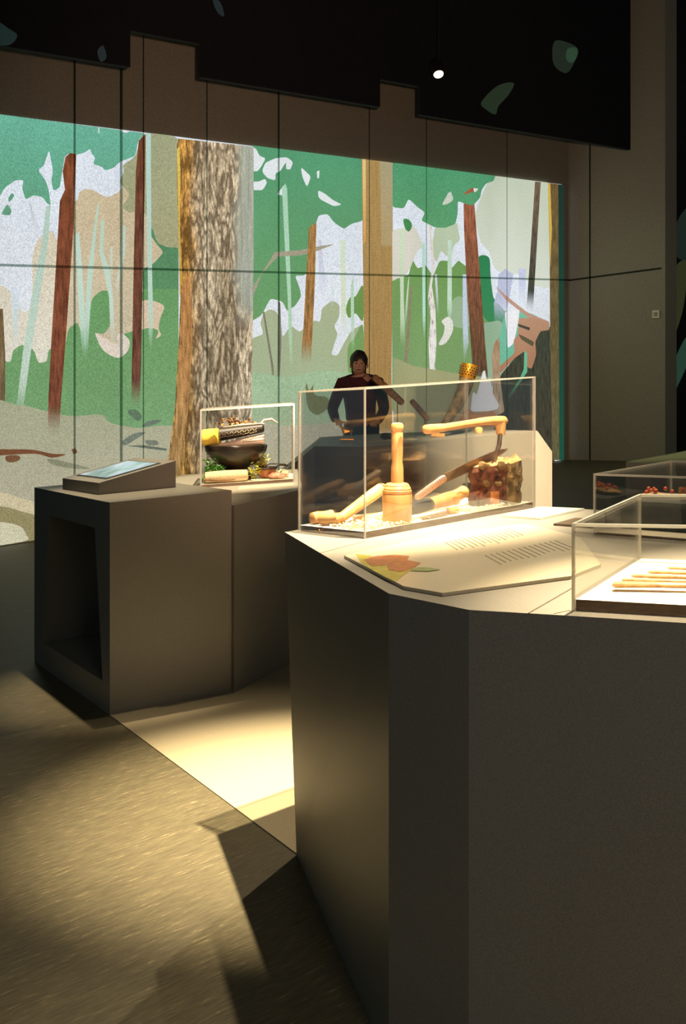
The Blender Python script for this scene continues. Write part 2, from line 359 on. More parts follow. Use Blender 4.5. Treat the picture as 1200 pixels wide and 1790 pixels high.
MURAL = [
('projected_sky',[(-0.338,4.159),(8.768,4.136),(8.768,-0.004),(-0.338,0.033)],(222,231,242),(222,225,225),'flat',0,'pale sky of the projected picture'),
('projected_foliage',[(0.777,3.373),(0.822,3.387),(0.828,3.463),(0.898,3.509),(1.008,3.499),(1.1,3.452),(1.152,3.438),(1.279,3.494),(1.319,3.539),(1.387,3.664),(1.483,3.731),(1.614,3.742),(2.021,3.776),(2.021,1.663),(0.627,1.713),(0.708,2.401),(0.746,2.978)],(208,190,155),(205,192,165),'flat',0,'sand coloured foliage shape'),
('projected_foliage',[(0.352,2.906),(0.596,2.972),(0.658,1.712),(0.115,1.732),(-0.338,1.748),(-0.338,2.396),(0.028,2.508),(0.233,2.259),(0.322,2.399)],(216,205,180),(222,218,202),'flat',1),
('projected_foliage',[(1.607,4.136),(2.021,4.13),(2.021,2.906),(1.791,2.971),(1.677,3.107),(1.663,3.259),(1.497,3.31),(1.414,3.294),(1.333,3.361),(1.414,3.486),(1.306,3.598),(1.346,3.72),(1.346,3.792),(1.483,3.9),(1.552,4.1)],(160,165,130),(170,168,130),'flat',1),
('projected_foliage',[(1.677,3.174),(1.755,2.989),(1.862,2.95),(2.021,2.949),(2.021,2.16),(1.573,2.164),(1.573,2.703),(1.713,2.773),(1.833,2.893),(1.734,2.988),(1.663,3.076)],(85,140,100),(95,145,100),'flat',0),
('projected_foliage',[(-0.338,1.856),(-0.0,1.813),(0.104,1.76),(0.127,1.887),(0.221,1.94),(0.34,1.893),(0.394,1.75),(0.485,1.764),(0.498,1.889),(0.677,1.913),(0.714,2.085),(0.815,2.158),(0.847,2.065),(0.911,2.099),(0.956,2.257),(0.976,2.391),(1.08,2.474),(1.172,2.475),(1.186,2.108),(1.119,2.026),(1.015,2.039),(1.08,1.891),(1.186,1.806),(1.299,1.778),(1.394,1.847),(1.414,1.937),(1.333,2.022),(1.428,2.045),(1.559,2.079),(1.755,2.083),(1.784,2.193),(1.826,2.327),(1.559,2.364),(1.573,2.497),(2.021,2.502),(2.021,0.855),(-0.338,1.047)],(105,158,100),(120,160,112),'flat',0,'green undergrowth shape'),
('projected_foliage',[(1.015,2.039),(1.08,1.891),(1.186,1.806),(1.299,1.778),(1.394,1.847),(1.414,1.949),(1.326,2.028),(1.266,2.0),(1.279,1.928),(1.199,1.93),(1.146,1.978),(1.093,1.991)],(226,214,198),(226,214,198),'flat',1,'pale leaf shape'),
('projected_foliage',[(1.559,2.364),(1.826,2.327),(1.791,2.186),(1.769,2.076),(1.798,2.008),(1.734,1.967),(1.762,2.052),(1.635,2.09),(1.559,2.079)],(216,196,168),(216,196,168),'flat',1),
('projected_canopy',[(-0.338,4.175),(1.594,4.147),(1.517,4.06),(1.483,3.894),(1.299,3.818),(1.226,3.746),(1.133,3.714),(1.08,3.751),(0.989,3.767),(1.015,3.84),(0.969,3.876),(0.956,3.922),(0.898,3.876),(0.796,3.843),(0.727,3.854),(0.677,3.82),(0.658,3.721),(0.621,3.5),(0.553,3.461),(0.528,3.556),(0.547,3.666),(0.504,3.867),(0.449,3.703),(0.388,3.658),(0.473,3.552),(0.504,3.458),(0.522,3.317),(0.485,3.331),(0.437,3.391),(0.34,3.407),(0.257,3.351),(0.221,3.471),(0.239,3.545),(0.156,3.539),(0.046,3.459),(-0.029,3.332),(-0.338,3.151)],(106,180,156),(98,162,126),'flat',0,'teal leaf canopy at upper left'),
('projected_canopy',[(0.017,3.214),(0.069,3.294),(0.11,3.241),(0.092,3.196),(0.023,3.198)],(100,160,128),(100,160,128),'flat',1),
('projected_canopy',[(0.081,3.356),(0.115,3.408),(0.139,3.382),(0.092,3.324)],(100,160,128),(100,160,128),'flat',1),
('projected_leaf',[(1.047,4.148),(1.06,4.144),(1.06,4.085),(1.047,4.095)],(215,225,230),(215,225,230),'flat',0),
('projected_leaf',[(1.313,4.153),(1.428,4.153),(1.374,4.124),(1.313,4.135)],(230,230,235),(230,230,235),'flat',0),
('projected_stem',[(0.473,3.297),(0.522,3.322),(0.498,2.968),(0.425,2.513),(0.316,1.893),(0.215,1.198),(0.145,1.186),(0.233,1.895),(0.34,2.512),(0.425,2.909)],(178,205,190),(196,212,196),'flat',0,'pale leaning stem'),
('projected_stem',[(0.292,3.342),(0.316,3.298),(0.425,3.022),(0.388,2.964),(0.334,3.074)],(190,190,200),(190,190,200),'flat',0),
('projected_stem',[(1.607,4.154),(1.67,4.149),(1.677,3.016),(1.699,2.163),(1.677,1.785),(1.649,1.92),(1.628,2.892)],(182,215,205),(190,214,196),'flat',0),
('projected_stem',[(0.79,3.038),(0.834,3.069),(0.886,2.402),(0.918,1.749),(0.879,1.739),(0.834,2.17)],(200,225,212),(185,215,195),'flat',0),
('projected_stem',[(1.034,3.342),(1.06,3.403),(1.008,2.93),(0.963,2.403),(0.924,1.749),(0.886,1.937),(0.924,2.636)],(188,218,200),(190,215,200),'flat',0),
('projected_stem',[(1.08,3.198),(1.119,3.2),(1.106,2.875),(1.172,2.7),(1.219,2.404),(1.239,1.929),(1.199,1.823),(1.172,2.404),(1.119,2.64),(1.06,2.874)],(190,215,195),(205,225,212),'flat',0),
('projected_stem',[(1.333,3.151),(1.367,3.153),(1.36,2.884),(1.293,2.583),(1.259,2.285),(1.232,2.285),(1.246,2.523),(1.306,2.822)],(196,214,196),(205,222,208),'flat',0),
('projected_stem',[(1.186,2.907),(1.212,2.938),(1.212,2.404),(1.172,2.404)],(200,218,200),(200,218,200),'flat',0),
('projected_stem',[(1.054,3.755),(1.067,3.744),(1.133,3.466),(1.119,3.454)],(190,190,200),(190,190,200),'flat',0),
('projected_stem',[(1.239,3.711),(1.279,3.738),(1.266,3.475),(1.226,3.473)],(205,212,228),(205,212,228),'flat',0),
('projected_stem',[(-0.012,2.287),(0.023,2.287),(0.046,1.845),(0.046,0.85),(-0.035,0.858)],(120,100,70),(125,110,85),'bark',0,'brown trunk at the left border'),
('projected_stem',[(0.104,2.481),(0.186,2.482),(0.174,1.841),(0.15,1.786),(0.127,1.954)],(215,225,235),(190,210,195),'flat',0),
('projected_ground',[(-0.338,1.36),(0.174,1.351),(0.412,1.291),(0.727,1.208),(1.08,1.197),(1.186,1.107),(1.51,1.029),(2.021,0.967),(2.021,0.296),(1.106,-0.014),(-0.338,-0.058)],(165,168,138),(186,178,155),'flat',1,'grey beige forest floor at left'),
('projected_branch',[(-0.338,0.983),(-0.0,0.937),(0.322,0.904),(0.534,0.845),(0.683,0.826),(0.534,0.805),(0.352,0.861),(-0.0,0.877),(-0.338,0.896)],(120,78,52),(120,78,52),'flat',1,'fallen brown branch'),
('projected_leaf',[(0.057,0.866),(0.174,0.861),(0.197,0.82),(0.127,0.798),(0.057,0.816)],(120,85,60),(120,85,60),'flat',1),
('projected_leaf',[(0.746,0.867),(0.784,0.875),(0.809,0.838),(0.771,0.818)],(120,90,70),(120,90,70),'flat',1),
('projected_leaf',[(0.485,0.798),(0.658,0.759),(0.956,0.655),(0.721,0.684),(0.534,0.737)],(140,140,115),(140,140,115),'flat',1),
('projected_leaf',[(1.559,1.038),(1.635,1.093),(1.798,1.094),(1.706,1.052)],(105,120,105),(105,120,105),'flat',1),
('projected_leaf',[(1.319,0.9),(1.455,0.973),(1.6,0.974),(1.483,0.911),(1.36,0.861)],(115,125,110),(115,125,110),'flat',1),
('projected_leaf',[(1.594,0.89),(1.734,0.878),(1.755,0.834),(1.635,0.838)],(120,125,112),(120,125,112),'flat',1),
('projected_leaf',[(1.387,1.218),(1.483,1.224),(1.559,1.147),(1.51,1.102),(1.428,1.156)],(95,120,95),(95,120,95),'flat',1),
('projected_branch',[(1.36,0.855),(1.58,0.842),(1.862,0.782),(1.862,0.757),(1.58,0.812)],(100,110,95),(100,110,95),'flat',0),
('projected_ground',[(-0.338,0.616),(-0.0,0.524),(0.233,0.43),(0.364,0.37),(0.364,0.257),(0.115,0.289),(-0.338,0.4)],(208,196,160),(208,196,160),'flat',1),
('projected_ground',[(-0.338,0.411),(-0.0,0.386),(0.233,0.302),(0.364,0.229),(0.364,-0.025),(-0.338,-0.004)],(150,140,100),(150,140,100),'flat',1),
('projected_ground',[(-0.338,0.281),(-0.0,0.237),(0.197,0.167),(0.257,0.08),(0.233,0.017),(-0.338,0.033)],(206,202,172),(206,202,172),'flat',1),
('projected_trunk',[(0.727,3.854),(0.796,3.849),(0.777,3.442),(0.765,3.095),(0.733,2.69),(0.677,1.941),(0.627,1.37),(0.608,0.999),(0.485,1.009),(0.491,1.377),(0.522,1.945),(0.571,2.686),(0.615,3.362),(0.671,3.481),(0.646,3.663),(0.677,3.809)],(128,72,45),(118,70,52),'bark',0,'red brown leaning trunk at left'),
('projected_trunk',[(1.517,4.06),(1.6,4.135),(1.594,3.74),(1.566,2.709),(1.545,1.68),(1.524,1.21),(1.428,1.216),(1.435,1.684),(1.455,2.706),(1.483,3.731)],(105,62,42),(108,70,58),'bark',0,'narrow dark red trunk'),
('projected_canopy',[(3.009,4.184),(4.722,4.169),(4.722,3.382),(4.521,3.329),(4.407,3.26),(4.24,3.336),(4.139,3.435),(3.993,3.406),(3.948,3.28),(3.859,2.761),(3.779,2.677),(3.631,2.675),(3.709,2.513),(3.727,2.431),(3.648,2.329),(3.518,2.248),(3.442,2.369),(3.264,2.402),(3.14,2.21),(2.992,2.139)],(84,156,116),(108,158,102),'flat',0,'deep green canopy at centre'),
('projected_leaf',[(3.017,4.139),(3.066,4.111),(3.107,4.043),(3.198,4.024),(3.14,3.933),(3.082,3.863),(3.017,3.857)],(226,232,234),(226,232,234),'flat',0),
('projected_leaf',[(3.14,3.867),(3.189,3.971),(3.34,4.037),(3.51,4.066),(3.605,4.014),(3.561,3.922),(3.493,3.923),(3.501,4.011),(3.408,3.889),(3.34,3.864),(3.34,3.777),(3.223,3.794)],(226,232,234),(226,232,234),'flat',0),
('projected_leaf',[(3.017,3.739),(3.09,3.745),(3.189,3.785),(3.214,3.741),(3.156,3.651),(3.017,3.641)],(226,232,234),(226,232,234),'flat',0),
('projected_leaf',[(3.357,3.611),(3.476,3.747),(3.501,3.614)],(226,232,234),(226,232,234),'flat',0),
('projected_leaf',[(3.718,3.969),(3.877,3.866),(3.815,3.731),(3.744,3.849)],(226,232,234),(226,232,234),'flat',0),
('projected_leaf',[(3.966,3.935),(4.011,3.953),(4.002,3.855),(3.975,3.853)],(226,232,234),(226,232,234),'flat',0),
('projected_leaf',[(3.984,3.709),(4.084,3.681),(4.221,3.607),(4.37,3.56),(4.24,3.531),(4.039,3.595),(3.993,3.627)],(226,232,234),(226,232,234),'flat',0),
('projected_foliage',[(2.992,1.942),(3.165,1.992),(3.115,2.111),(3.156,2.23),(3.256,2.282),(3.357,2.249),(3.424,2.081),(3.442,1.947),(3.57,2.086),(3.7,2.003),(3.913,2.144),(4.02,2.122),(4.048,2.288),(4.212,2.386),(4.333,2.33),(4.323,2.175),(4.24,2.071),(4.305,1.972),(4.249,1.861),(4.194,1.723),(4.295,1.706),(4.407,1.865),(4.521,2.011),(4.722,2.094),(4.722,0.992),(2.992,1.103)],(168,178,142),(165,182,145),'flat',0,'grey green bushes at centre'),
('projected_foliage',[(4.436,2.281),(4.502,2.422),(4.597,2.437),(4.722,2.566),(4.722,2.137),(4.597,2.223),(4.483,2.167)],(110,150,80),(110,150,80),'flat',1),
('projected_foliage',[(4.464,1.786),(4.578,1.925),(4.722,2.065),(4.722,1.422),(4.502,1.431)],(120,160,95),(120,160,95),'flat',1),
('projected_stem',[(3.433,3.69),(3.484,3.754),(3.51,3.696),(3.544,3.024),(3.57,2.417),(3.596,1.504),(3.553,1.506),(3.518,2.417),(3.476,3.021)],(172,215,188),(178,210,175),'flat',0),
('projected_stem',[(4.333,3.123),(4.426,3.127),(4.436,2.139),(4.445,1.857),(4.351,1.859),(4.351,2.421)],(215,226,206),(210,220,190),'flat',0),
('projected_stem',[(4.511,2.564),(4.559,2.706),(4.578,1.712),(4.521,1.7)],(185,215,190),(185,215,190),'flat',0),
('projected_stem',[(3.984,3.109),(4.039,3.111),(4.102,2.559),(4.057,2.316),(4.002,2.557)],(205,208,222),(205,208,222),'flat',0),
('projected_stem',[(4.194,2.56),(4.249,2.56),(4.231,2.246),(4.184,2.225)],(205,225,212),(205,225,212),'flat',0),
('projected_stem',[(3.148,2.249),(3.173,2.249),(3.306,1.616),(3.348,1.181),(3.315,1.183),(3.273,1.617)],(125,120,105),(125,120,105),'flat',0),
('projected_stem',[(3.374,2.382),(3.408,2.349),(3.424,1.88),(3.391,1.345),(3.357,1.214),(3.365,1.748)],(125,125,108),(125,125,108),'flat',0),
('projected_branch',[(3.017,2.545),(3.256,2.847),(3.323,2.942),(3.683,2.974),(4.039,3.042),(4.249,3.071),(3.904,2.955),(3.683,2.913),(3.365,2.89),(3.131,2.679),(3.017,2.434)],(165,158,135),(165,158,135),'flat',0,'grey kinked branch'),
('projected_trunk',[(3.841,3.254),(3.957,3.321),(3.931,2.556),(3.886,1.87),(3.868,1.582),(3.709,1.588),(3.762,2.145),(3.788,2.555)],(168,128,76),(150,112,66),'bark',0,'tan trunk at centre'),
('projected_ground',[(2.992,1.562),(3.51,1.474),(4.039,1.534),(4.79,1.455),(4.79,-0.017),(2.992,-0.076)],(160,190,152),(176,182,155),'flat',0),
('projected_ground',[(2.992,1.005),(3.51,0.902),(4.039,0.898),(4.79,0.88),(5.228,-0.066),(2.992,-0.076)],(188,184,162),(190,180,150),'flat',0,'pale forest floor at centre'),
('projected_leaf',[(3.788,1.325),(3.806,1.393),(3.841,1.309),(3.904,1.361),(3.931,1.249),(4.13,1.204),(4.148,1.085),(3.966,1.006),(3.824,1.105)],(120,125,85),(120,125,85),'flat',1),
('projected_trunk',[(2.007,4.128),(3.017,4.139),(3.017,2.676),(3.0,1.889),(2.984,1.104),(3.009,0.315),(1.833,0.44),(1.877,0.682),(1.956,1.17),(2.007,1.912),(2.029,2.408),(2.007,3.029),(1.985,3.587),(1.985,4.052)],(182,168,146),(170,160,140),'barkmain',0,'wide rough bark trunk in the middle of the picture'),
('projected_bark',[(1.985,4.008),(2.014,4.048),(2.029,3.776),(2.021,3.154),(2.051,2.658),(2.021,2.408),(2.007,3.029)],(226,196,92),(200,160,80),'flat',0,'yellow edge of the wide trunk'),
('projected_bark',[(2.051,2.533),(2.154,2.66),(2.184,1.908),(2.124,1.159),(2.021,0.42),(1.862,0.437),(1.97,1.169),(2.021,1.911)],(190,135,80),(160,130,84),'bark',0,'orange bark strip'),
('projected_trunk',[(4.693,4.152),(5.228,4.149),(5.228,2.573),(5.208,1.474),(5.228,0.447),(4.732,0.455),(4.732,1.851),(4.712,2.924)],(178,146,90),(165,130,78),'smooth',0,'broad ochre trunk at centre'),
('projected_bark',[(4.703,4.146),(4.761,4.151),(4.761,3.14),(4.722,3.067)],(240,205,140),(215,160,90),'flat',0),
('projected_bark',[(5.007,4.151),(5.228,4.149),(5.228,3.086),(5.027,3.078)],(172,162,128),(178,155,110),'flat',0),
('projected_foliage',[(5.218,2.638),(5.392,2.708),(5.517,2.71),(5.58,2.935),(5.675,2.803),(5.835,2.852),(5.9,2.778),(5.976,2.718),(6.096,2.919),(6.263,2.924),(6.33,2.818),(6.466,2.937),(6.616,2.855),(6.849,2.908),(6.884,2.973),(7.075,2.978),(7.099,2.835),(7.148,2.596),(7.208,2.316),(7.492,2.235),(7.492,1.951),(7.208,1.474),(7.063,0.842),(5.218,0.961)],(112,156,86),(130,160,110),'flat',0,'mid green bushes at right'),
('projected_foliage',[(6.849,2.972),(7.087,2.995),(7.124,2.756),(7.184,2.437),(7.43,2.236),(7.331,2.067),(7.063,2.101),(6.92,2.277),(6.849,2.593)],(45,128,80),(60,140,90),'flat',1),
('projected_foliage',[(6.297,2.124),(6.319,2.355),(6.478,2.448),(6.65,2.355),(6.685,2.042),(6.421,2.03)],(150,178,140),(150,178,140),'flat',1),
('projected_foliage',[(6.968,2.078),(7.306,2.115),(7.479,1.992),(7.479,1.302),(7.063,1.161)],(150,180,150),(150,180,150),'flat',0),
('projected_foliage',[(7.221,4.138),(8.439,4.133),(8.439,2.57),(8.067,2.608),(7.68,2.783),(7.43,2.746),(7.208,2.838),(7.087,3.074),(6.92,3.188),(6.779,3.536),(6.896,3.78),(7.039,4.012)],(198,208,186),(214,220,205),'flat',0,'pale grey green clearing at right'),
('projected_foliage',[(5.998,3.357),(6.432,3.448),(6.501,3.21),(6.364,3.127),(6.319,2.956),(6.207,2.999),(6.119,3.057),(6.031,2.887),(5.943,3.036)],(186,202,172),(186,202,172),'flat',0),
('projected_foliage',[(5.218,3.29),(5.392,3.313),(5.622,3.354),(5.792,3.106),(5.664,3.027),(5.538,2.8),(5.434,2.694),(5.289,2.662),(5.218,2.631)],(216,214,200),(216,214,200),'flat',0),
('projected_stem',[(5.341,3.311),(5.423,3.315),(5.423,2.427),(5.454,1.746),(5.361,1.748),(5.361,2.427)],(205,222,192),(195,215,180),'flat',0),
('projected_stem',[(5.496,2.613),(5.527,2.725),(5.475,2.131),(5.444,1.983),(5.434,2.131)],(200,222,192),(200,222,192),'flat',0),
('projected_stem',[(5.76,3.143),(5.814,3.145),(5.824,2.128),(5.803,1.797),(5.771,2.128)],(180,222,205),(180,222,205),'flat',0),
('projected_stem',[(6.252,3.2),(6.33,3.203),(6.33,2.278),(6.274,1.97),(6.241,2.278)],(196,222,200),(196,222,200),'flat',0),
('projected_stem',[(5.998,2.734),(6.041,2.735),(6.074,2.278),(6.096,2.125),(6.052,2.126)],(205,208,215),(205,208,215),'flat',0),
('projected_stem',[(6.546,2.745),(6.616,2.746),(6.662,1.807),(6.569,1.498),(6.546,2.122)],(200,208,232),(190,205,215),'flat',0),
('projected_leaf',[(6.13,2.11),(6.252,2.17),(6.342,2.108),(6.342,1.969),(6.207,1.818),(6.074,1.805),(6.163,1.933),(6.185,2.048)],(222,222,212),(222,222,212),'flat',1),
('projected_trunk',[(5.889,3.375),(5.943,3.377),(5.987,2.81),(5.943,2.581),(6.009,2.278),(6.031,1.822),(5.998,1.518),(6.052,1.326),(6.009,1.077),(5.921,1.143),(5.878,1.825),(5.921,2.165),(5.867,2.429),(5.943,2.809)],(222,214,204),(226,224,220),'birch',0,'slender white birch trunk'),
('projected_stem',[(5.392,1.393),(5.454,1.834),(5.538,2.576),(5.58,2.577),(5.517,1.833),(5.454,1.168)],(140,135,105),(140,135,105),'flat',0),
('projected_trunk',[(6.558,3.875),(6.755,3.928),(6.802,3.537),(6.896,2.751),(7.003,1.8),(7.075,1.256),(6.779,1.112),(6.708,1.806),(6.627,2.59),(6.569,3.369)],(158,96,70),(88,72,52),'bark',0,'red brown trunk at right'),
('projected_canopy',[(5.218,4.148),(7.221,4.138),(7.184,4.063),(7.027,4.019),(6.932,3.925),(6.896,3.804),(6.743,3.691),(6.569,3.712),(6.444,3.735),(6.444,3.565),(6.398,3.423),(6.196,3.359),(5.998,3.357),(5.739,3.435),(5.814,3.544),(5.675,3.604),(5.506,3.705),(5.423,3.574),(5.218,3.576)],(80,154,112),(92,160,110),'flat',0,'deep green canopy at upper right'),
('projected_leaf',[(6.13,3.662),(6.252,3.83),(6.308,3.857),(6.364,3.746),(6.23,3.675)],(200,208,192),(200,208,192),'flat',0),
('projected_leaf',[(6.546,3.835),(6.732,3.942),(6.802,3.9),(6.616,3.84)],(160,96,66),(160,96,66),'flat',0),
('projected_leaf',[(5.413,3.433),(5.517,3.431),(5.569,3.359),(5.517,3.282),(5.444,3.316)],(70,140,80),(70,140,80),'flat',1),
('projected_leaf',[(6.755,3.936),(6.873,3.929),(6.779,3.867)],(222,222,212),(222,222,212),'flat',0),
('projected_stem',[(7.282,2.759),(7.43,2.843),(7.605,2.765),(7.504,2.357),(7.331,1.994),(7.208,2.02),(7.184,2.357),(7.257,2.517)],(186,192,216),(190,196,220),'flat',0),
('projected_stem',[(7.719,2.849),(7.885,2.853),(7.859,2.317),(7.731,2.276)],(196,202,226),(196,202,226),'flat',0),
('projected_trunk',[(8.093,4.124),(8.225,4.125),(8.119,3.025),(8.041,2.209),(7.898,2.275),(7.989,3.104)],(118,98,80),(42,62,54),'bark',0,'dark straight trunk near the right border'),
('projected_cliff',[(7.282,1.858),(7.43,2.211),(7.757,2.267),(8.119,2.175),(8.372,2.013),(8.412,1.768),(8.067,1.443),(7.68,1.58),(7.319,1.382),(7.233,1.474)],(120,190,160),(110,180,150),'flat',0,'turquoise mossy cliff'),
('projected_cliff',[(7.208,2.597),(7.492,2.438),(7.68,2.341),(7.95,2.209),(8.412,2.089),(8.412,2.038),(8.133,2.058),(7.808,2.21),(7.43,2.406)],(190,150,130),(190,150,130),'flat',0),
('projected_cliff',[(7.417,2.228),(7.744,2.267),(7.719,2.112),(7.655,1.908),(7.605,1.778),(7.479,1.716),(7.454,1.992)],(235,235,238),(235,235,238),'flat',0,'white waterfall'),
('projected_cliff',[(8.521,2.02),(8.548,-0.271),(6.896,-0.096),(6.968,0.69),(7.063,0.882),(7.331,1.349),(7.63,1.573),(7.859,1.682),(7.963,1.861),(8.212,1.974)],(62,70,58),(66,60,48),'barkdark',0,'dark rock'),
('projected_cliff',[(7.719,2.144),(8.067,2.142),(8.426,2.08),(8.426,1.962),(8.212,1.948),(8.093,1.792),(8.119,1.608),(8.015,1.404),(7.911,1.432),(7.872,1.673),(7.63,1.573),(7.319,1.366),(7.294,1.463),(7.63,1.647),(7.605,1.835),(7.706,1.899)],(186,145,116),(170,120,90),'flat',0,'pinkish rock ledge'),
('projected_cliff',[(7.693,2.063),(7.782,2.045),(7.976,2.002),(7.963,1.961),(7.719,2.022)],(70,72,60),(70,72,60),'flat',0),
('projected_cliff',[(7.706,1.915),(7.834,1.88),(8.067,1.793),(8.041,1.727),(7.782,1.832)],(95,88,66),(95,88,66),'flat',0),
('projected_stem',[(7.846,1.682),(7.911,1.631),(7.911,1.366),(7.808,1.272),(7.63,1.1),(7.454,0.931),(7.504,1.058),(7.731,1.259),(7.834,1.411)],(110,190,150),(95,165,120),'flat',0),
('projected_cliff',[(7.136,1.621),(7.184,1.796),(7.282,1.874),(7.306,1.793),(7.306,1.35),(7.405,0.82),(7.136,0.758),(7.16,1.076)],(168,135,105),(190,170,145),'bark',0),
('projected_ground',[(5.228,1.656),(5.601,1.533),(6.364,1.412),(7.063,1.32),(7.208,0.672),(6.944,-0.062),(5.228,0.044)],(160,165,120),(180,158,118),'flat',0,'olive forest floor at right'),
('projected_cliff',[(6.685,0.866),(6.743,1.146),(6.825,1.094),(6.944,1.405),(6.991,1.427),(7.027,1.282),(7.099,1.319),(7.16,1.084),(7.294,0.924),(7.257,0.87),(7.039,0.852),(6.837,0.865)],(235,232,236),(235,232,236),'flat',0,'white cliffs'),
('projected_cliff',[(6.432,0.743),(6.593,0.935),(6.802,0.843),(7.184,0.85),(7.306,0.625),(6.478,0.631)],(186,132,94),(186,132,94),'flat',0),
('projected_trunk',[(8.385,4.125),(8.768,4.123),(8.768,1.76),(8.768,0.014),(8.493,0.039),(8.439,1.768),(8.426,3.034)],(112,92,56),(100,96,66),'bark',0,'mossy trunk at the right border'),
('projected_bark',[(8.63,4.122),(8.768,4.123),(8.768,0.014),(8.657,0.024)],(24,50,44),(24,84,66),'flat',0),
('projected_bark',[(8.385,4.121),(8.439,4.125),(8.48,3.459),(8.439,2.866)],(215,180,80),(215,180,80),'flat',0)
]
def smooth_loop(p, k=4):
    n_ = len(p); out = []
    for i in range(n_):
        a, b_, c, d = p[(i-1) % n_], p[i], p[(i+1) % n_], p[(i+2) % n_]
        for j in range(k):
            t = j/k
            out.append(tuple(.5*((2*b_[q]) + (-a[q]+c[q])*t + (2*a[q]-5*b_[q]+4*c[q]-d[q])*t*t + (-a[q]+3*b_[q]-3*c[q]+d[q])*t**3) for q in (0, 1)))
    return out
def soft_loop(p, k=2):                     # gentle rounding that keeps corners nearly in place
    n_ = len(p); out = []
    for i in range(n_):
        a, b_, c = Vector(p[(i-1) % n_]), Vector(p[i]), Vector(p[(i+1) % n_])
        r = min(.035, (a-b_).length*.3, (c-b_).length*.3)
        p0 = b_ + (a-b_).normalized()*r; p1 = b_ + (c-b_).normalized()*r
        for t in (0, .5, 1): out.append(tuple(p0*(1-t)**2 + b_*2*t*(1-t) + p1*t*t))
    return out
proj = thing('forest_projection', 'stylised forest of tree trunks and green leaf shapes projected along the concrete back wall', 'projection', (WO.x, WO.y, 0))
proj.rotation_euler = (0, 0, math.atan2(WD.y, WD.x))
S_END = 8.775
for i, row in enumerate(MURAL):
    nm, pts, c1, c2, mode, sm = row[:6]
    if i: pts = smooth_loop(pts, 4) if sm else (soft_loop(pts) if 'canopy' in nm or 'foliage' in nm or 'cliff' in nm or 'leaf' in nm else pts)
    top = lambda s_: 4.161 + (4.139-4.161)*s_/8.74
    pts = [(min(max(s_, -1.2), S_END), min(max(h, 0.012), top(s_)-0.0)) for s_, h in pts]
    q = []
    for p in pts:
        if not q or (abs(p[0]-q[-1][0])+abs(p[1]-q[-1][1])) > 1e-4: q.append(p)
    pts = q; off = -(0.004 + i*0.0004)
    me = bpy.data.meshes.new(nm)
    vs = [(s_, off, h + K*(WO.x + WD.x*s_)) for s_, h in pts]
    bm = bmesh.new(); bv = [bm.verts.new(v) for v in vs]
    try: f = bm.faces.new(bv)
    except ValueError: bm.free(); continue
    f.normal_update()
    if f.normal.y > 0: f.normal_flip()
    bmesh.ops.triangulate(bm, faces=[f], ngon_method='EAR_CLIP'); bm.to_mesh(me); bm.free()
    zs = [v[2] for v in vs]
    me.materials.append(mural_mat('m_%s_%d' % (nm, i), c1, c2, max(zs), min(zs), mode, (.35 if nm == 'projected_trunk' else .5) if nm in ('projected_stem','projected_trunk') and min(zs) > .3 and mode != 'barkmain' else 0))
    o = bpy.data.objects.new(nm, me); C.objects.link(o); o.parent = proj
    if len(row) > 6 and row[6]: o['label'] = row[6]
# dim leaf shapes on the far dark wall
lp = thing('leaf_projection', 'dim olive leaf shapes projected on the dark wall at the right border', 'projection', (5.25, 18.06, 0))
lp.rotation_euler = (0, 0, math.atan2(-5.4, 5.8))
for pts, c in (([(.0,2.1),(.12,2.6),(.3,2.95),(.5,3.0),(.45,2.3),(.25,1.7),(.05,1.2)],(44,48,26)), ([(.25,1.3),(.5,1.8),(.6,1.6),(.4,1.1),(.15,.7)],(34,60,48)), ([(.0,1.95),(.2,2.0),(.25,1.75),(.05,1.7)],(10,14,14)), ([(.2,3.3),(.5,3.9),(.8,3.6),(.6,3.0)],(22,34,30))):
    me = bpy.data.meshes.new('projected_leaf'); q = smooth_loop(pts)
    me.from_pydata([(x, -.02-.004*c[0]/44, z+K*5.3) for x, z in q], [], [tuple(range(len(q)))])
    me.materials.append(mural_mat('leafm%d' % c[1], c, c, 3, 1, 'flat')); o = bpy.data.objects.new('projected_leaf', me); C.objects.link(o); o.parent = lp

# ---------------------------------------------------------------- hanging black boards in front of the upper wall
BO = Vector((-2.81, 8.899))
def bp_(s, off=0): p = BO + WD*s - WN*off; return (p.x, p.y)
blabels = ['black hanging ceiling board at the far left above the projection', 'short black board above the raised gap left of the wide tree',
  'long black hanging board above the centre of the projection', 'short black board over the narrow gap at centre', 'long black hanging board behind the small ceiling lamp']
for (s0, s1, h), lb in zip([(-2.4,1.214,4.311),(1.214,1.971,4.638),(1.971,4.281,4.327),(4.281,4.896,4.628),(4.896,8.984,4.316)], blabels):
    b = MB(); b.prism([bp_(s0), bp_(s1), bp_(s1,.06), bp_(s0,.06)], 7.9, h)
    b.build('ceiling_board', M['baffle'], label=lb, category='board', group='black boards hanging above the projection')
bl_ = thing('leaf_projection', 'faint green leaf shapes straying over the black hanging boards', 'projection', (BO.x, BO.y, 0))
bl_.rotation_euler = (0, 0, math.atan2(WD.y, WD.x))
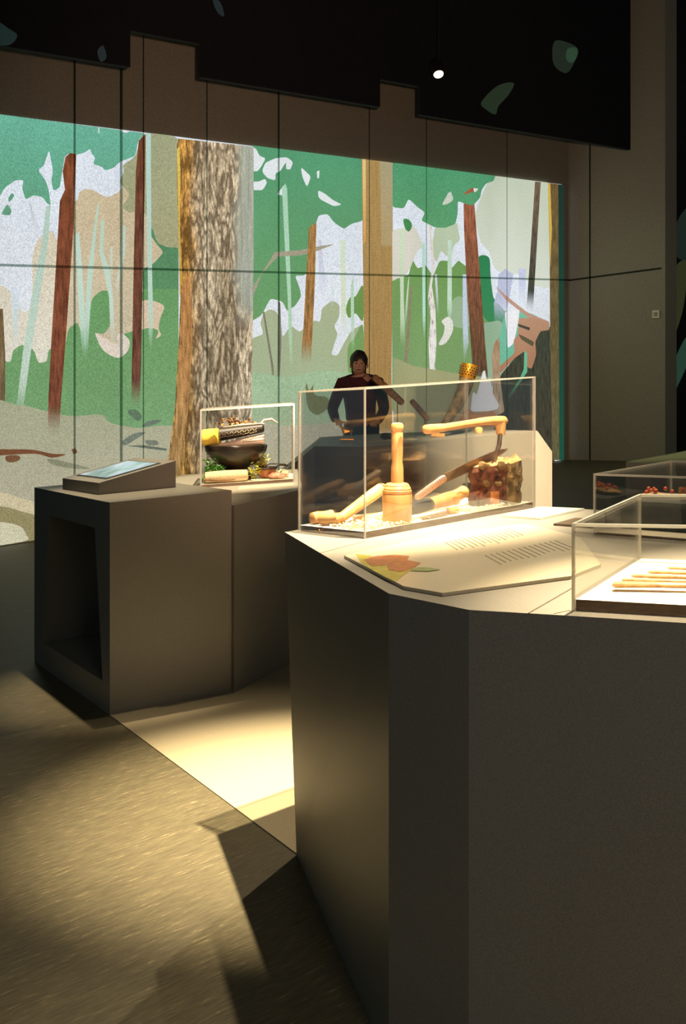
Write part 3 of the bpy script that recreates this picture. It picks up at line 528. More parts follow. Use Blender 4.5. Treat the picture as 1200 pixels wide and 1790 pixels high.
for pts, c in [([(5.922, 4.587), (6.21, 4.814), (6.507, 4.889), (6.421, 4.739), (6.231, 4.577), (6.168, 4.467), (5.983, 4.513)], (26, 42, 28)), ([(7.289, 5.501), (7.488, 5.555), (7.788, 5.507), (7.727, 5.328), (7.547, 5.155), (7.289, 5.234)], (24, 36, 26)), ([(7.571, 5.465), (7.763, 5.51), (7.776, 5.409), (7.667, 5.304), (7.547, 5.33)], (40, 66, 48)), ([(-0.025, 4.492), (0.073, 4.461), (0.148, 4.417), (0.088, 4.332), (-0.025, 4.323)], (12, 34, 34)), ([(0.885, 4.399), (0.94, 4.458), (0.974, 4.363), (0.918, 4.314)], (14, 30, 34)), ([(2.1, 5.075), (2.186, 5.069), (2.232, 4.947), (2.153, 4.965)], (10, 30, 34))]:
    me = bpy.data.meshes.new('projected_leaf'); q = smooth_loop(pts)
    me.from_pydata([(s_, -.003-.002*(c[0] > 30), h+K*(BO.x+WD.x*s_)) for s_, h in q], [], [tuple(range(len(q)))])
    me.materials.append(mural_mat('leafb', c, c, 3, 1, 'flat')); o = bpy.data.objects.new('projected_leaf', me); C.objects.link(o); o.parent = bl_
# ceiling lamp
lx, ly, lz = 0.967, 11.0, 4.50
t = thing('ceiling_spotlight', 'small ceiling spotlight glowing warm white against the black boards', 'lamp', (lx, ly, lz))
tl = (Vector((.4,-1.3,-2.4))).to_track_quat('-Z','Y').to_matrix()
b = MB(); b.lathe((lx,ly,lz), [(.055,.0),(.06,.02),(.06,.16),(.03,.2)], 20, tilt=tl); b.build('housing', M['black'], t, smooth=True)
b = MB(); b.lathe((lx,ly,lz), [(.046,-.012),(.05,-.002)], 20, tilt=tl); b.build('lens', emis('lamp_glow', (255,226,190), 6), t)
b = MB(); b.bar((lx,ly,lz+.1), (lx,ly,8.0), .012, .012); b.build('rod', M['baffle'], t)

# wall switch
swp = sp(1.50, .012); b = MB()
t = thing('wall_switch', 'small pale square switch plate near the end of the right wall', 'switch', (swp[0], swp[1], 2.28))
ang = math.atan2(sd.y, sd.x)
b.box((swp[0], swp[1], 2.33), (.11,.02,.11), ang); b.build('plate', M['plastic'], t, bevel=.004)
b = MB(); b.box((swp[0]+sn.x*.012, swp[1]+sn.y*.012, 2.33), (.055,.012,.055), ang); b.build('rocker', M['laminate_dark'], t)

# ---------------------------------------------------------------- cutting helper for niches
def cut(o, cutter):
    m = o.modifiers.new('cut', 'BOOLEAN'); m.object = cutter; m.solver = 'EXACT'
    bpy.context.view_layer.update()
    dg = bpy.context.evaluated_depsgraph_get(); me = bpy.data.meshes.new_from_object(o.evaluated_get(dg))
    o.modifiers.remove(m); o.data = me; bpy.data.objects.remove(cutter)

# ---------------------------------------------------------------- left plinth with the tablet
A,B_,C_,D_ = (-1.648,5.80), (-1.018,4.742), (-.510,4.974), (-1.14,6.03)
t = thing('display_plinth', 'dark square plinth with a knee recess that carries the slanted touchscreen', 'plinth', ((A[0]+C_[0])/2, 5.37, zf(-1.08)))
b = MB(); b.prism([A,B_,C_,D_], .928, 0.0); body = b.build('body', M['laminate'], t)
u = (Vector(A)-Vector(B_)); nrm = Vector((u.y, -u.x)).normalized()
if nrm.dot(Vector((1,0))) < 0: nrm = -nrm
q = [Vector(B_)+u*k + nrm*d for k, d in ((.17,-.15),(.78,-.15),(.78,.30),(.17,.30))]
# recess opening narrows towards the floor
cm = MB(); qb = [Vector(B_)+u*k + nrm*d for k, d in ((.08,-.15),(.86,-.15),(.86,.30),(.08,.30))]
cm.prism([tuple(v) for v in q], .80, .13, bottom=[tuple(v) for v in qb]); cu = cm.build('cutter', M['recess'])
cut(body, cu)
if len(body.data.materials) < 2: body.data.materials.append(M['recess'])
# tablet wedge
tb = [(-1.1558,5.1428), (-0.8148,5.2924), (-1.10,5.733), (-1.4418,5.5851)]
h0 = .928
t = thing('tablet_stand', 'slanted dark wedge with a bluish touchscreen on the left plinth', 'screen', (-1.13, 5.44, zf(-1.13, .928)))
b = MB(); b.prism(tb, [h0+.056, h0+.130, h0+.130, h0+.056], h0+.0005); b.build('housing', M['laminate'], t)
def tp(u_, v_, dz):                       # u right along the near edge, v to the back
    P0, P1, P2, P3 = [Vector(p) for p in tb]
    p = P0*(1-u_)*(1-v_) + P1*u_*(1-v_) + P2*u_*v_ + P3*(1-u_)*v_
    return (p.x, p.y, zf(p.x, h0+.056*(1-u_)+.130*u_+dz))
def slab(b, uvs, dz0, dz1, mi=0):
    n_ = len(uvs); vs = [tp(u_, v_, dz0) for u_, v_ in uvs] + [tp(u_, v_, dz1) for u_, v_ in uvs]
    b.add(vs, [tuple(range(n_))[::-1], tuple(range(n_, 2*n_))] + [(i, (i+1) % n_, n_+(i+1) % n_, n_+i) for i in range(n_)], mi)
b = MB(); slab(b, [(.14,.10),(.86,.10),(.86,.90),(.14,.90)], .0003, .002); b.build('bezel', M['black'], t)
def screen_mat():
    m, N, L, b = mat('screen_picture'); tc = nd(N, 'ShaderNodeTexCoord')
    nz = nd(N, 'ShaderNodeTexNoise'); nz.inputs['Scale'].default_value = 7; nz.inputs['Detail'].default_value = 2; L.new(tc.outputs['Object'], nz.inputs['Vector'])
    cr = nd(N, 'ShaderNodeValToRGB'); L.new(nz.outputs[0], cr.inputs[0]); e = cr.color_ramp.elements
    e[0].position = .38; e[0].color = (*lin((112,160,150)), 1); e[1].position = .6; e[1].color = (*lin((196,214,226)), 1)
    L.new(cr.outputs[0], b.inputs['Emission Color']); b.inputs['Emission Strength'].default_value = .8; b.inputs['Base Color'].default_value = (.02,.02,.02,1)
    b.inputs['Roughness'].default_value = .15; return m
b = MB(); slab(b, [(.18,.16),(.84,.16),(.84,.88),(.18,.88)], .0021, .003); b.build('screen', screen_mat(), t, label='bluish lit screen')

# ---------------------------------------------------------------- plinth under the bowl case
P = [(-.497,4.955),(-.2065,5.526),(-.288,6.85),(-1.03,6.95),(-1.115,6.06)]
t = thing('display_plinth', 'lower pale topped plinth behind the touchscreen plinth, under the bowl case', 'plinth', (-.6, 6.0, zf(-.6)))
b = MB(); b.prism(P, .859, 0.0); b.build('body', M['laminate'], t)

# ---------------------------------------------------------------- large front counter
FC = [(-.173,3.229),(.0933,2.216),(.2337,2.018),(.3678,1.941),(.5738,1.817),(.95,1.62),(1.65,1.35),(2.1,1.5),(2.1,1.85),(.80,3.275),(.62,3.475),(.40,3.715)]
FB = [(-.138,3.225),(.0935,2.218),(.2339,2.022),(.369,1.946),(.575,1.823),(.952,1.63),(1.65,1.36),(2.1,1.51),(2.07,1.84),(.77,3.26),(.59,3.45),(.385,3.68)]
t = thing('display_counter', 'large angular foreground counter with a pale lit top and dark sides', 'counter', (.6, 2.5, zf(.6)))
b = MB(); b.prism(FC, .96, 0.0, bottom=FB); b.build('body', M['laminate'], t)
b = MB()
def strip(b, p, q, w_, h):
    p, q = Vector(p), Vector(q); d = (q-p).normalized(); n_ = Vector((-d.y, d.x))*w_/2
    b.prism([tuple(p-n_), tuple(q-n_), tuple(q+n_), tuple(p+n_)], h+.0006, h-.001)
for p_, q_, w_ in (((0.3353,1.9601), (.455,2.158), .0035), ((0.3775,1.9436), (0.4112,1.9630), .0025), ((-0.0587,2.7904), (0.0621,2.9499), .002)):
    b = MB(); strip(b, p_, q_, w_, .96); b.build('seam', M['seam'], t)

# graphic panel with the leaf print
G = [(0.0028,2.6871), (0.1253,2.2451), (0.1971,2.1522), (0.4709,2.2480), (.56,2.36), (.60,2.75), (.515,3.05), (.30,2.98)]
t = thing('graphic_panel', 'thin pale information panel with a brown leaf print lying on the front counter', 'panel', (.3, 2.6, zf(.3, .9602)))
b = MB(); b.prism(G, .9675, .9606); b.build('board', M['printed'], t)
def flat_poly(pts, h, b, mi=0): b.prism(pts, h+.0004, h, mi=mi)
for pts, mm, lb in (([(0.0312,2.6984),(0.0697,2.6490),(0.0910,2.5417),(0.1326,2.5190),(0.1628,2.4545),(0.1351,2.3769),(0.1112,2.2969),(0.0940,2.3492),(0.0647,2.4586),(0.0431,2.5588)], 'p_olive', 'olive leaf lobe'),
                    ([(0.0493,2.6038),(0.0834,2.6420),(0.1252,2.6437),(0.1596,2.6137),(0.1508,2.5586),(0.1795,2.5083),(0.1567,2.4400),(0.1267,2.4065),(0.1029,2.4437),(0.1002,2.5052),(0.0658,2.5019)], 'p_brown', 'brown leaf'),
                    ([(0.1600,2.4520),(0.1902,2.4415),(0.2150,2.4034),(0.1863,2.3916),(0.1498,2.4113)], 'p_green', 'green leaf tip')):
    b = MB(); flat_poly(pts, .9676 if mm == 'p_olive' else (.9681 if mm == 'p_brown' else .9686), b); b.build('printed_leaf', M[mm], t, label=lb)
b = MB(); random.seed(3)
for blk, (o_, e_, cnt, ln) in enumerate((((.262,2.80),(.45,2.97),15,.17), ((.335,2.56),(.53,2.72),14,.16))):
    for i in range(cnt):
        f = i/(cnt-1); p0 = Vector(o_).lerp(Vector(e_), f); d = Vector((.14,-.99)); l = ln*random.uniform(.72, 1)
        p = p0; k = 0
        while k < l:
            wl = random.uniform(.006, .018); a_ = p0 + d*k; b__ = p0 + d*min(k+wl, l); strip(b, a_, b__, .0020, .9677); k += wl + .004
b.build('printed_text', M['ink'], t)
# two small label panels at the back
b = MB(); b.prism([(0.4768,3.2705), (0.5719,3.1590), (0.7359,3.3133), (.625,3.42)], .966, .9605)
b.build('information_plate', tint('label_pale', (186,190,172), .18, .03, 50), label='small thin label panel behind the corner of the tool case, catching bluish light', category='panel')
b = MB(); b.prism([(.587,3.029),(.667,3.12),(.755,3.03),(.672,2.935)], .966, .9605)
b.build('information_plate', tint('label_dark', (84,70,52), .3, .05, 50), label='small dark label panel between the two right hand cases', category='panel')

# ---------------------------------------------------------------- acrylic cases
def case(name, label, fl, u, v, W, D, hb, hr, t_=.004, base=.018, mats=('base_top','base_side'), inset=.006, ov=0.0):
    u = Vector(u).normalized(); v = Vector(v).normalized(); F = Vector(fl)
    P = lambda a, b_: (F.x+u.x*a+v.x*b_, F.y+u.y*a+v.y*b_)
    cx, cy = P(W/2, D/2); t = thing(name, label, 'display case', (cx, cy, zf(cx, hb)))
    b = MB(); i_ = inset
    b.prism([P(i_,i_), P(W-i_,i_), P(W-i_,D-i_), P(i_,D-i_)], hb+base, hb+.0004, mtop=1); b.build('base_board', [M[mats[1]], M[mats[0]]], t)
    lo = hb+.0004; g = t_*1.0
    for nm, q in (('front_pane', (g,0,W-g,t_)), ('back_pane', (g,D-t_,W-g,D)), ('side_pane', (0,g,t_,D-g)), ('side_pane', (W-t_,g,W,D-g))):
        a0, b0, a1, b1 = q; b = MB(); b.prism([P(a0,b0),P(a1,b0),P(a1,b1),P(a0,b1)], hr-t_, lo); b.build(nm, M['acrylic'], t)
    b = MB(); b.prism([P(g,g),P(W-g,g),P(W-g,D-g),P(g,D-g)], hr, hr-t_); b.build('top_pane', M['acrylic'], t)
    b = MB()
    for a0, b0 in ((0,0),(W-t_,0),(W-t_,D-t_),(0,D-t_)): b.prism([P(a0,b0),P(a0+t_,b0),P(a0+t_,b0+t_),P(a0,b0+t_)], hr, lo)
    for q in ((t_,0,W-t_,t_),(t_,D-t_,W-t_,D),(0,t_,t_,D-t_),(W-t_,t_,W,D-t_)):
        a0, b0, a1, b1 = q; b.prism([P(a0,b0),P(a1,b0),P(a1,b1),P(a0,b1)], hr, hr-t_)
    b.build('glued_edge', M['edge'], t, label='bright polished edges of the acrylic')
    return t, P
cs, PC = case('display_case', 'tall clear acrylic case with woodworking tools and a stump, on the front counter', (.06,2.993), (.769,.639), (-.639,.769), .718, .303, .96, 1.376, .0045, .018)
b = MB(); x, y = PC(0,.2); b.lathe((x-.0005, y, zf(x,.970)), [(.0035,-.001),(.0035,.001)], 12, tilt=Matrix.Rotation(R(90),3,'Y') ); b.build('screw', M['gold'], cs)
csb, PB = case('display_case', 'clear acrylic case with a black bowl and greenery, on the lower plinth', (-.782,5.94), (.9976,.0696), (-.0696,.9976), .518, .41, .859, 1.288, .009, .016, mats=('base_top','base_side'))
csr, PR = case('display_case', 'low clear acrylic case with bone tools at the right front of the counter', (.412,1.958), (.86,-.51), (.51,.86), .60, .44, .96, 1.1176, .0055, .020)
cs2, P2 = case('display_case', 'low clear acrylic case with red berries, behind the bone tool case', (.653,2.834), (.657,-.754), (.754,.657), .60, .366, .96, 1.1176, .005, .006, mats=('laminate_dark','base_side'))

# ================================================================ tools in the tall case
ZB = .9785
def on(x, h=ZB): return zf(x, h)
# mallet
mx_, my_ = .157, 3.145; z0 = on(mx_-.04)+.001
t = thing('wooden_mallet', 'upright turned wooden mallet with a thick grooved head in the tall case', 'mallet', (mx_, my_, z0))
b = MB(); r = .043
b.lathe((mx_,my_,z0), [(.040,0),(.0425,.004),(r,.06),(.0435,.082),(.0425,.086),(.0415,.0875),(.0425,.089),(.0425,.096),(.040,.098),(.039,.0995),(.040,.101),(.036,.108),(.034,.1095),(.035,.111),(.030,.116),(.022,.118)], 40)
b.build('head', M['wood'], t, smooth=True)
b = MB(); b.lathe((mx_,my_,z0), [(.0428,.0860),(.0431,.0872),(.0428,.0884)], 40); b.lathe((mx_,my_,z0), [(.0395,.0985),(.0402,.0995),(.0395,.1005)], 40)
b.build('groove', M['copper'], t, smooth=True)
b = MB(); b.lathe((mx_,my_,z0), [(.017,.112),(.0185,.13),(.0175,.165),(.0150,.178),(.0165,.2),(.0170,.24),(.0165,.262),(.0150,.266),(.0180,.272),(.0185,.281),(.0165,.288),(.010,.291)], 28)
b.build('handle', M['wood'], t, smooth=True)
# stump
sx_, sy_ = .487, 3.465; zs_ = on(sx_-.09)+.002
t = thing('tree_stump', 'rugged red brown stump block with a pale cut top in the tall case', 'stump', (sx_, sy_, zs_))
def stump_ring(k, r0, h, n_=40, sq=.22):
    out = []
    for i in range(n_):
        a = 2*math.pi*i/n_; rr = r0*(1+.10*noise.noise(Vector((math.cos(a)*1.4, math.sin(a)*1.4, k*.35)))+.07*noise.noise(Vector((math.cos(a)*5, math.sin(a)*5, k*1.1))))
        out.append((sx_+rr*math.cos(a), sy_+rr*.92*math.sin(a), zs_+h+ .006*noise.noise(Vector((math.cos(a)*3, math.sin(a)*3, 5+k)))*(k>5) + (.012*math.cos(a) if k > 5 else 0)))
    return out
rings = [stump_ring(k, .083+.003*math.sin(k*1.3), .132*k/8) for k in range(9)]
for i in range(40): rings[0][i] = (rings[0][i][0], rings[0][i][1], zs_)
b = MB(); vs = [v for r_ in rings for v in r_]; n_ = 40
b.add(vs, [(i*n_+k, i*n_+(k+1) % n_, (i+1)*n_+(k+1) % n_, (i+1)*n_+k) for i in range(8) for k in range(n_)] + [tuple(range(n_))[::-1]])
# top crown of split wood
topc = []
for j, f in enumerate((1, .8, .55, .3, .08)):
    topc += [(sx_+(v[0]-sx_)*f, sy_+(v[1]-sy_)*f, v[2] + (.020*noise.noise(Vector((v[0]*38, v[1]*38, j*2.1)))+.004 if j else 0)) for v in rings[8]]
b.add(topc, [(i*n_+k, i*n_+(k+1) % n_, (i+1)*n_+(k+1) % n_, (i+1)*n_+k) for i in range(4) for k in range(n_)] + [tuple(range(4*n_, 5*n_))], 1)
for p, m_ in list(zip(range(8*n_), b.m)):
    ang_ = (p % n_)/n_*2*math.pi
    if 4.9 < ang_ < 5.7: b.m[p] = 2
    if 4.3 < ang_ < 4.7 and p//n_ < 4 - (p % 3): b.m[p] = 3
st = b.build('trunk', [M['bark'], M['stump_cut'], M['stump_grey'], M['copper']], t, smooth=False)
random.seed(11)
for i in range(22):
    b = MB()
    a = random.uniform(-2.3, .6); rr = .083*random.uniform(.93, 1.03); h = random.uniform(.07, .13)
    b.ball((sx_+rr*math.cos(a), sy_+rr*.92*math.sin(a), zs_+h), (random.uniform(.006,.014), .008, random.uniform(.006,.018)), 8, jit=.6, seed=i); b.build('bark_flake', M['stump_grey'], t)
# adze
AL, AR, AD = Vector((.244,3.263,1.252)), Vector((.515,3.488,1.268)), Vector((.487,3.466,1.128))
t = thing('adze', 'wooden handled adze with a dark blade driven into the stump', 'adze', tuple(AD))
b = MB(); d = AR-AL
pts = [AL, AL+d*.02, AL+d*.08, AL+d*.25, AL+d*.5+Vector((0,0,.004)), AL+d*.75+Vector((0,0,.007)), AL+d*.93+Vector((0,0,.005)), AR+Vector((0,0,.002)), AR+d*.03]
b.tube(pts, [.006,.0155,.0165,.0135,.0125,.014,.0165,.0175,.010], 20, flat=.9)
b.tube([AR+Vector((-.010,-.008,.008)), AR+Vector((-.009,-.008,-.02)), AR+Vector((-.010,-.008,-.042))], [.017,.0165,.0135], 18)
b.build('handle', M['wood'], t, smooth=True)
b = MB(); p0 = AR+Vector((-.011,-.009,-.038)); b.tube([p0, p0+Vector((-.004,-.003,-.035)), p0+Vector((-.016,-.012,-.070)), AD+Vector((-.008,-.006,-.004))], [.0155,.0165,.0150,.018], 14, flat=.45)
b.build('blade', M['iron'], t, smooth=True)
# machete
H0, H1, TP = Vector((.224,3.324,1.040)), Vector((.319,3.400,1.096)), Vector((.534,3.525,1.178))
t = thing('machete', 'long broad bladed knife with a cord wrapped pale handle leaning behind the stump', 'knife', tuple(H0))
b = MB(); d = H1-H0; b.tube([H0+d*k for k in (0,.03,.3,.6,.95,1)], [.006,.0105,.011,.0105,.011,.008], 16); b.build('handle', M['pink'], t, smooth=True)
b = MB()
for k in range(7): q_ = H0+d*(.5+.07*k); b.tube([q_-d*.008, q_, q_+d*.008], [.0108,.0118,.0108], 14)
b.build('cord_wrap', M['wood_dark'], t, smooth=True)
b = MB(); bd = (TP-H1); side = Vector((.639,-.769,0))*.0016; up = Vector((-bd.z*.769, -bd.z*.639, math.hypot(bd.x,bd.y))).normalized()
prof = [(0,-.016),(0,.013),(.45,.014),(.8,.012),(1,.002),(.98,-.004),(.8,-.013),(.4,-.016)]
vs = [H1+bd*k+up*hh+side for k, hh in prof]+[H1+bd*k+up*hh-side for k, hh in prof]; m_ = len(prof)
b.add(vs, [tuple(range(m_)), tuple(range(m_, 2*m_))[::-1]]+[(i, (i+1) % m_, m_+(i+1) % m_, m_+i) for i in range(m_)]); b.build('blade', M['steel'], t)
# black wrapped hand adze with round wooden body
def cpt(a, b_, h): x, y = PC(a, b_); return Vector((x, y, zf(x, h)))
t = thing('hand_hammer', 'stubby wooden tool with a black wrapped grip lying before the stump', 'hammer', tuple(cpt(.33,.07,ZB)))
g0, g1, g2, g3 = cpt(.236,.075,1.008), cpt(.325,.075,1.014), cpt(.435,.09,1.018), cpt(.50,.105,1.03)
b = MB(); b.tube([g0, g0.lerp(g1,.05), g0.lerp(g1,.5), g1], [.010,.019,.020,.0185], 18); b.build('grip', M['black'], t, smooth=True)
b = MB(); b.tube([g1, g1.lerp(g2,.3), g1.lerp(g2,.75), g2, g2.lerp(g3,.08)], [.0175,.019,.022,.022,.012], 22); b.build('body', M['wood'], t, smooth=True)
b = MB(); b.tube([g2, g2.lerp(g3,.15), g2.lerp(g3,.5), g2.lerp(g3,.55), g3, g3+(g3-g2)*.12], [.012,.0185,.0195,.0175,.0195,.006], 18); b.build('knob', M['wood'], t, smooth=True)
b = MB()
c_ = cpt(.41,.052,1.014); b.lathe(tuple(c_), [(.013,-.002),(.0135,.002)], 20, tilt=Matrix.Rotation(R(90),3,'X')); b.build('end_disc', M['wood_dark'], t, smooth=True)
c_ = cpt(.386,.042,ZB+.0105); b = MB(); b.tube([c_-Vector((.016,.008,-.0)), c_-Vector((.014,.007,0)), c_+Vector((.014,.008,0)), c_+Vector((.016,.009,0))], [.006,.0105,.0105,.008], 12)
b.build('wooden_peg', M['wood_dark'], label='short thick wooden peg lying under the black gripped hammer', category='peg', smooth=True)
# flat knife
t = thing('flat_blade', 'flat pale curved drawknife blade lying between mallet and stump', 'blade', tuple(cpt(.3,.05,ZB)))
b = MB(); pr = [(.238,.022),(.28,.018),(.345,.024),(.372,.040),(.365,.062),(.31,.060),(.262,.045)]
b.prism([PC(a,c) for a, c in pr], ZB+.006, ZB+.0006); b.build('blade', M['steel'], t, bevel=.0015)
b = MB(); x, y = PC(.32,.04); b.lathe((x,y,zf(x,ZB+.006)), [(.004,-.0006),(.004,.0012)], 12); b.build('rivet', M['iron'], t)
# hooked wooden club and its head, left
K0, K1 = cpt(.050,.165,ZB+.022), cpt(.253,.205,1.068)
t = thing('curved_handle', 'long smooth wooden handle slanting up behind the mallet, its knob on the board', 'handle', tuple(K0))
b = MB(); d = K1-K0
b.tube([K0, K0+d*.03, K0+d*.25, K0+d*.5, K0+d*.75, K0+d*.95, K1], [.011,.0145,.0155,.017,.0185,.0175,.012], 20); b.build('shaft', M['wood'], t, smooth=True)
b = MB(); kc = cpt(.038,.222,ZB+.0195); e_ = (K0-kc).normalized(); b.tube([kc-e_*.020, kc-e_*.014, kc+e_*.008, kc+e_*.022, K0-e_*.008, K0+d*.05], [.009,.0175,.019,.0155,.0165,.0140], 20); b.build('knob', M['wood'], t, smooth=True)
b = MB(); q_ = K1-d*.06; b.tube([q_-d*.015, q_, q_+d*.015], [.0180,.0196,.0180], 20); b.build('binding', M['iron'], t, smooth=True)
b = MB(); c_ = K0+d*.52+Vector((.005,-.0165,.0)); b.ball(tuple(c_), (.005,.003,.003), 10); b.build('knot', M['iron'], t, smooth=True)
t = thing('chunky_handle', 'short thick pale wooden club lying at the left end of the tall case', 'club', tuple(cpt(.03,.2,ZB)))
p0, p1 = cpt(.024,.272,ZB+.0185), cpt(.105,.268,ZB+.0185); b = MB(); d = p1-p0
b.tube([p0, p0+d*.05, p0+d*.3, p0+d*.6, p0+d*.95, p1], [.007,.0165,.0180,.0160,.0170,.009], 20); b.build('shaft', M['wood'], t, smooth=True)
b = MB(); b.tube([p0+d*.32, p0+d*.34, p0+d*.36], [.0184,.0190,.0184], 20); b.build('band', M['wood_dark'], t, smooth=True)
# pale grey flint board leaning
t = thing('split_board', 'thin pale split board lying behind the mallet head', 'board', tuple(cpt(.2,.17,ZB)))
b = MB(); b.prism([PC(.12,.18),PC(.33,.15),PC(.35,.185),PC(.15,.23)], ZB+.014, ZB+.0008); b.build('plank', M['chip'], t, bevel=.002)
b = MB(); b.prism([PC(.25,.160),PC(.262,.158),PC(.276,.20),PC(.262,.202)], ZB+.016, ZB+.0142); b.build('cord', M['iron'], t)
# shavings
def shavings(name, label, regions, cnt, seed):
    random.seed(seed); b = MB()
    for i in range(cnt):
        a, b_, ra, rb = random.choice(regions); x, y = PC(max(.015,min(.70,random.gauss(a,ra))), max(.014,min(.285,random.gauss(b_,rb))))
        z = zf(x, ZB)+random.uniform(.001,.006); th = random.uniform(0,6.28); L_ = random.uniform(.006,.018); w_ = random.uniform(.002,.005); cur = random.uniform(.002,.006)
        dx, dy = math.cos(th), math.sin(th); tw = random.uniform(-.5,.5); vs = []
        for j in range(5):
            f = j/4; px_, py_ = x+dx*L_*(f-.5), y+dy*L_*(f-.5); pz = z+cur*math.sin(math.pi*f)
            vs += [(px_-dy*w_/2, py_+dx*w_/2, pz+tw*w_/2+.001), (px_+dy*w_/2, py_-dx*w_/2, pz-tw*w_/2+.001)]
        b.add(vs, [(2*j, 2*j+1, 2*j+3, 2*j+2) for j in range(4)])
    o = b.build(name, M['chip'], label=label, category='shavings'); o['kind'] = 'stuff'
shavings('wood_shavings', 'scattered pale wood shavings in front and left of the mallet', [(.09,.05,.035,.03),(.06,.11,.03,.04),(.14,.03,.05,.01),(.10,.14,.06,.03)], 420, 1)
shavings('wood_shavings', 'pale wood chips at the foot of the stump', [(.53,.02,.06,.006),(.45,.05,.02,.02),(.48,.03,.05,.01)], 150, 2)

# ================================================================ bowl case
ZP = .8755
def bpt(a, b_, h): x, y = PB(a, b_); return Vector((x, y, zf(x, h)))
bx_, by_ = PB(.19,.195)
t = thing('black_bowl', 'large black burnished footed bowl inside the small left case', 'bowl', (bx_, by_, zf(bx_, ZP)))
b = MB(); b.lathe((bx_,by_,zf(bx_-.12,ZP)+.001), [(.108,0),(.112,.02),(.105,.035),(.070,.05),(.062,.06),(.080,.078),(.115,.102),(.150,.135),(.172,.170),(.178,.198),(.177,.204),(.168,.204),(.150,.16),(.10,.12),(.02,.10)], 48)
b.build('body', M['clay'], t, smooth=True)
zt = zf(bx_, ZP)+.205
t = thing('leather_strap', 'dark carved leather roll with a row of pale stitched signs across the bowl', 'strap', (bx_, by_, zt))
p0, p1 = Vector((bx_-.085, by_-.09, zt+.055)), Vector((bx_+.165, by_-.075, zt+.092)); b = MB()
b.tube([p0, p0.lerp(p1,.02), p0.lerp(p1,.5), p0.lerp(p1,.97), p1], [.02,.040,.034,.026,.014], 20, flat=.95); b.build('roll', M['leather'], t, smooth=True)
b = MB(); 
for i in range(15):
    f = .04+.056*i; q_ = p0.lerp(p1, f); rr = .040-.014*f; ss = .005
    b.bar(q_+Vector((-ss,-rr-.0005,-.006 + (.012*(i % 2)))), q_+Vector((ss,-rr-.0005,.006-(.012*(i % 2)))), .0022, .0022)
    b.bar(q_+Vector((-ss,-rr*.9-.002,-.018)), q_+Vector((ss,-rr*.9-.002,-.018+.004*(i % 3))), .002, .002)
b.build('stitching', M['linen'], t)
b = MB(); b.tube([p0+Vector((.02,.01,.034)), p0.lerp(p1,.5)+Vector((0,.01,.032)), p1+Vector((0,.01,.022))], [.007,.008,.005], 10); b.build('light_rim', M['linen'], t, smooth=True)
t = thing('parchment_roll', 'pale pinkish folded sheet lying in the bowl under the leather roll', 'sheet', (bx_, by_, zt))
b = MB()
for i in range(3):
    q0 = Vector((bx_-.09+.02*i, by_-.085, zt-.004+.002*i)); q1 = Vector((bx_+.165, by_-.07, zt+.012+.018*i)); b.tube([q0, q0.lerp(q1,.05), q0.lerp(q1,.5), q1.lerp(q0,.02), q1], [.004,.012,.02,.018,.008], 14, flat=.7)
b.build('folded_sheet', M['pink'], t, smooth=True)
b = MB(); q0 = Vector((bx_-.175, by_-.06, zt+.035)); q1 = Vector((bx_-.085, by_-.09, zt+.045))
b.tube([q0, q0.lerp(q1,.05), q0.lerp(q1,.5), q0.lerp(q1,.93), q1], [.03,.046,.047,.045,.03], 22)
b.build('yellow_cylinder', M['yellow'], label='rolled yellow cloth resting on the left rim of the black bowl', category='cloth roll', smooth=True)
def leaves(b, c, spread, cnt, size, seed, mi=0, zs=.5):
    random.seed(seed); c = Vector(c)
    S_F = Vector((-.782,5.94))
    for i in range(cnt):
        p = c + Vector((random.gauss(0,spread[0]), random.gauss(0,spread[1]), abs(random.gauss(0,spread[2]))))
        rel = Vector((p.x, p.y))-S_F; ca, cb = rel.x*.9976+rel.y*.0696, -rel.x*.0696+rel.y*.9976
        ca = min(max(ca, .030), .488); cb = min(max(cb, .032), .375); p.x = S_F.x+ca*.9976-cb*.0696; p.y = S_F.y+ca*.0696+cb*.9976
        L_ = size*random.uniform(.6,1.3); th = random.uniform(0,6.28); el = random.uniform(-.7,.9)
        d = Vector((math.cos(th)*math.cos(el), math.sin(th)*math.cos(el), math.sin(el))); s_ = d.cross(Vector((0,0,1))).normalized()*L_*.35; up = s_.cross(d).normalized()*L_*.2
        b.add([p, p+d*L_*.4+s_+up, p+d*L_, p+d*L_*.4-s_+up, p+d*L_*.4-up*.3], [(0,1,4),(1,2,4),(2,3,4),(3,0,4)], mi)
t = thing('green_sprig', 'bright green leafy sprig to the left of the black bowl foot', 'sprig', tuple(bpt(.06,.1,ZP)))
b = MB(); leaves(b, bpt(.055,.13,ZP+.02), (.024,.03,.04), 260, .026, 5); leaves(b, bpt(.095,.075,ZP+.06), (.02,.012,.02), 70, .022, 6); b.build('leaves', M['leaf'], t)
b = MB(); b.tube([bpt(.03,.12,ZP+.002), bpt(.06,.12,ZP+.03), bpt(.08,.1,ZP+.07)], .0018, 6); b.build('stem', M['leaf_y'], t)
t = thing('yellow_sprig', 'yellow green leafy sprig to the right of the black bowl foot', 'sprig', tuple(bpt(.33,.1,ZP)))
b = MB(); leaves(b, bpt(.325,.20,ZP+.06), (.020,.02,.04), 170, .024, 8); leaves(b, bpt(.290,.065,ZP+.02), (.014,.01,.03), 50, .022, 9); b.build('leaves', M['leaf_y'], t)
b = MB(); b.tube([bpt(.30,.15,ZP+.002), bpt(.32,.18,ZP+.05), bpt(.33,.2,ZP+.11)], .0018, 6); b.build('stem', M['leaf'], t)
b = MB(); leaves(b, (bx_-.06,by_,zt+.11), (.035,.02,.012), 22, .030, 12); leaves(b, (bx_+.03,by_,zt+.11), (.04,.02,.014), 22, .030, 13)
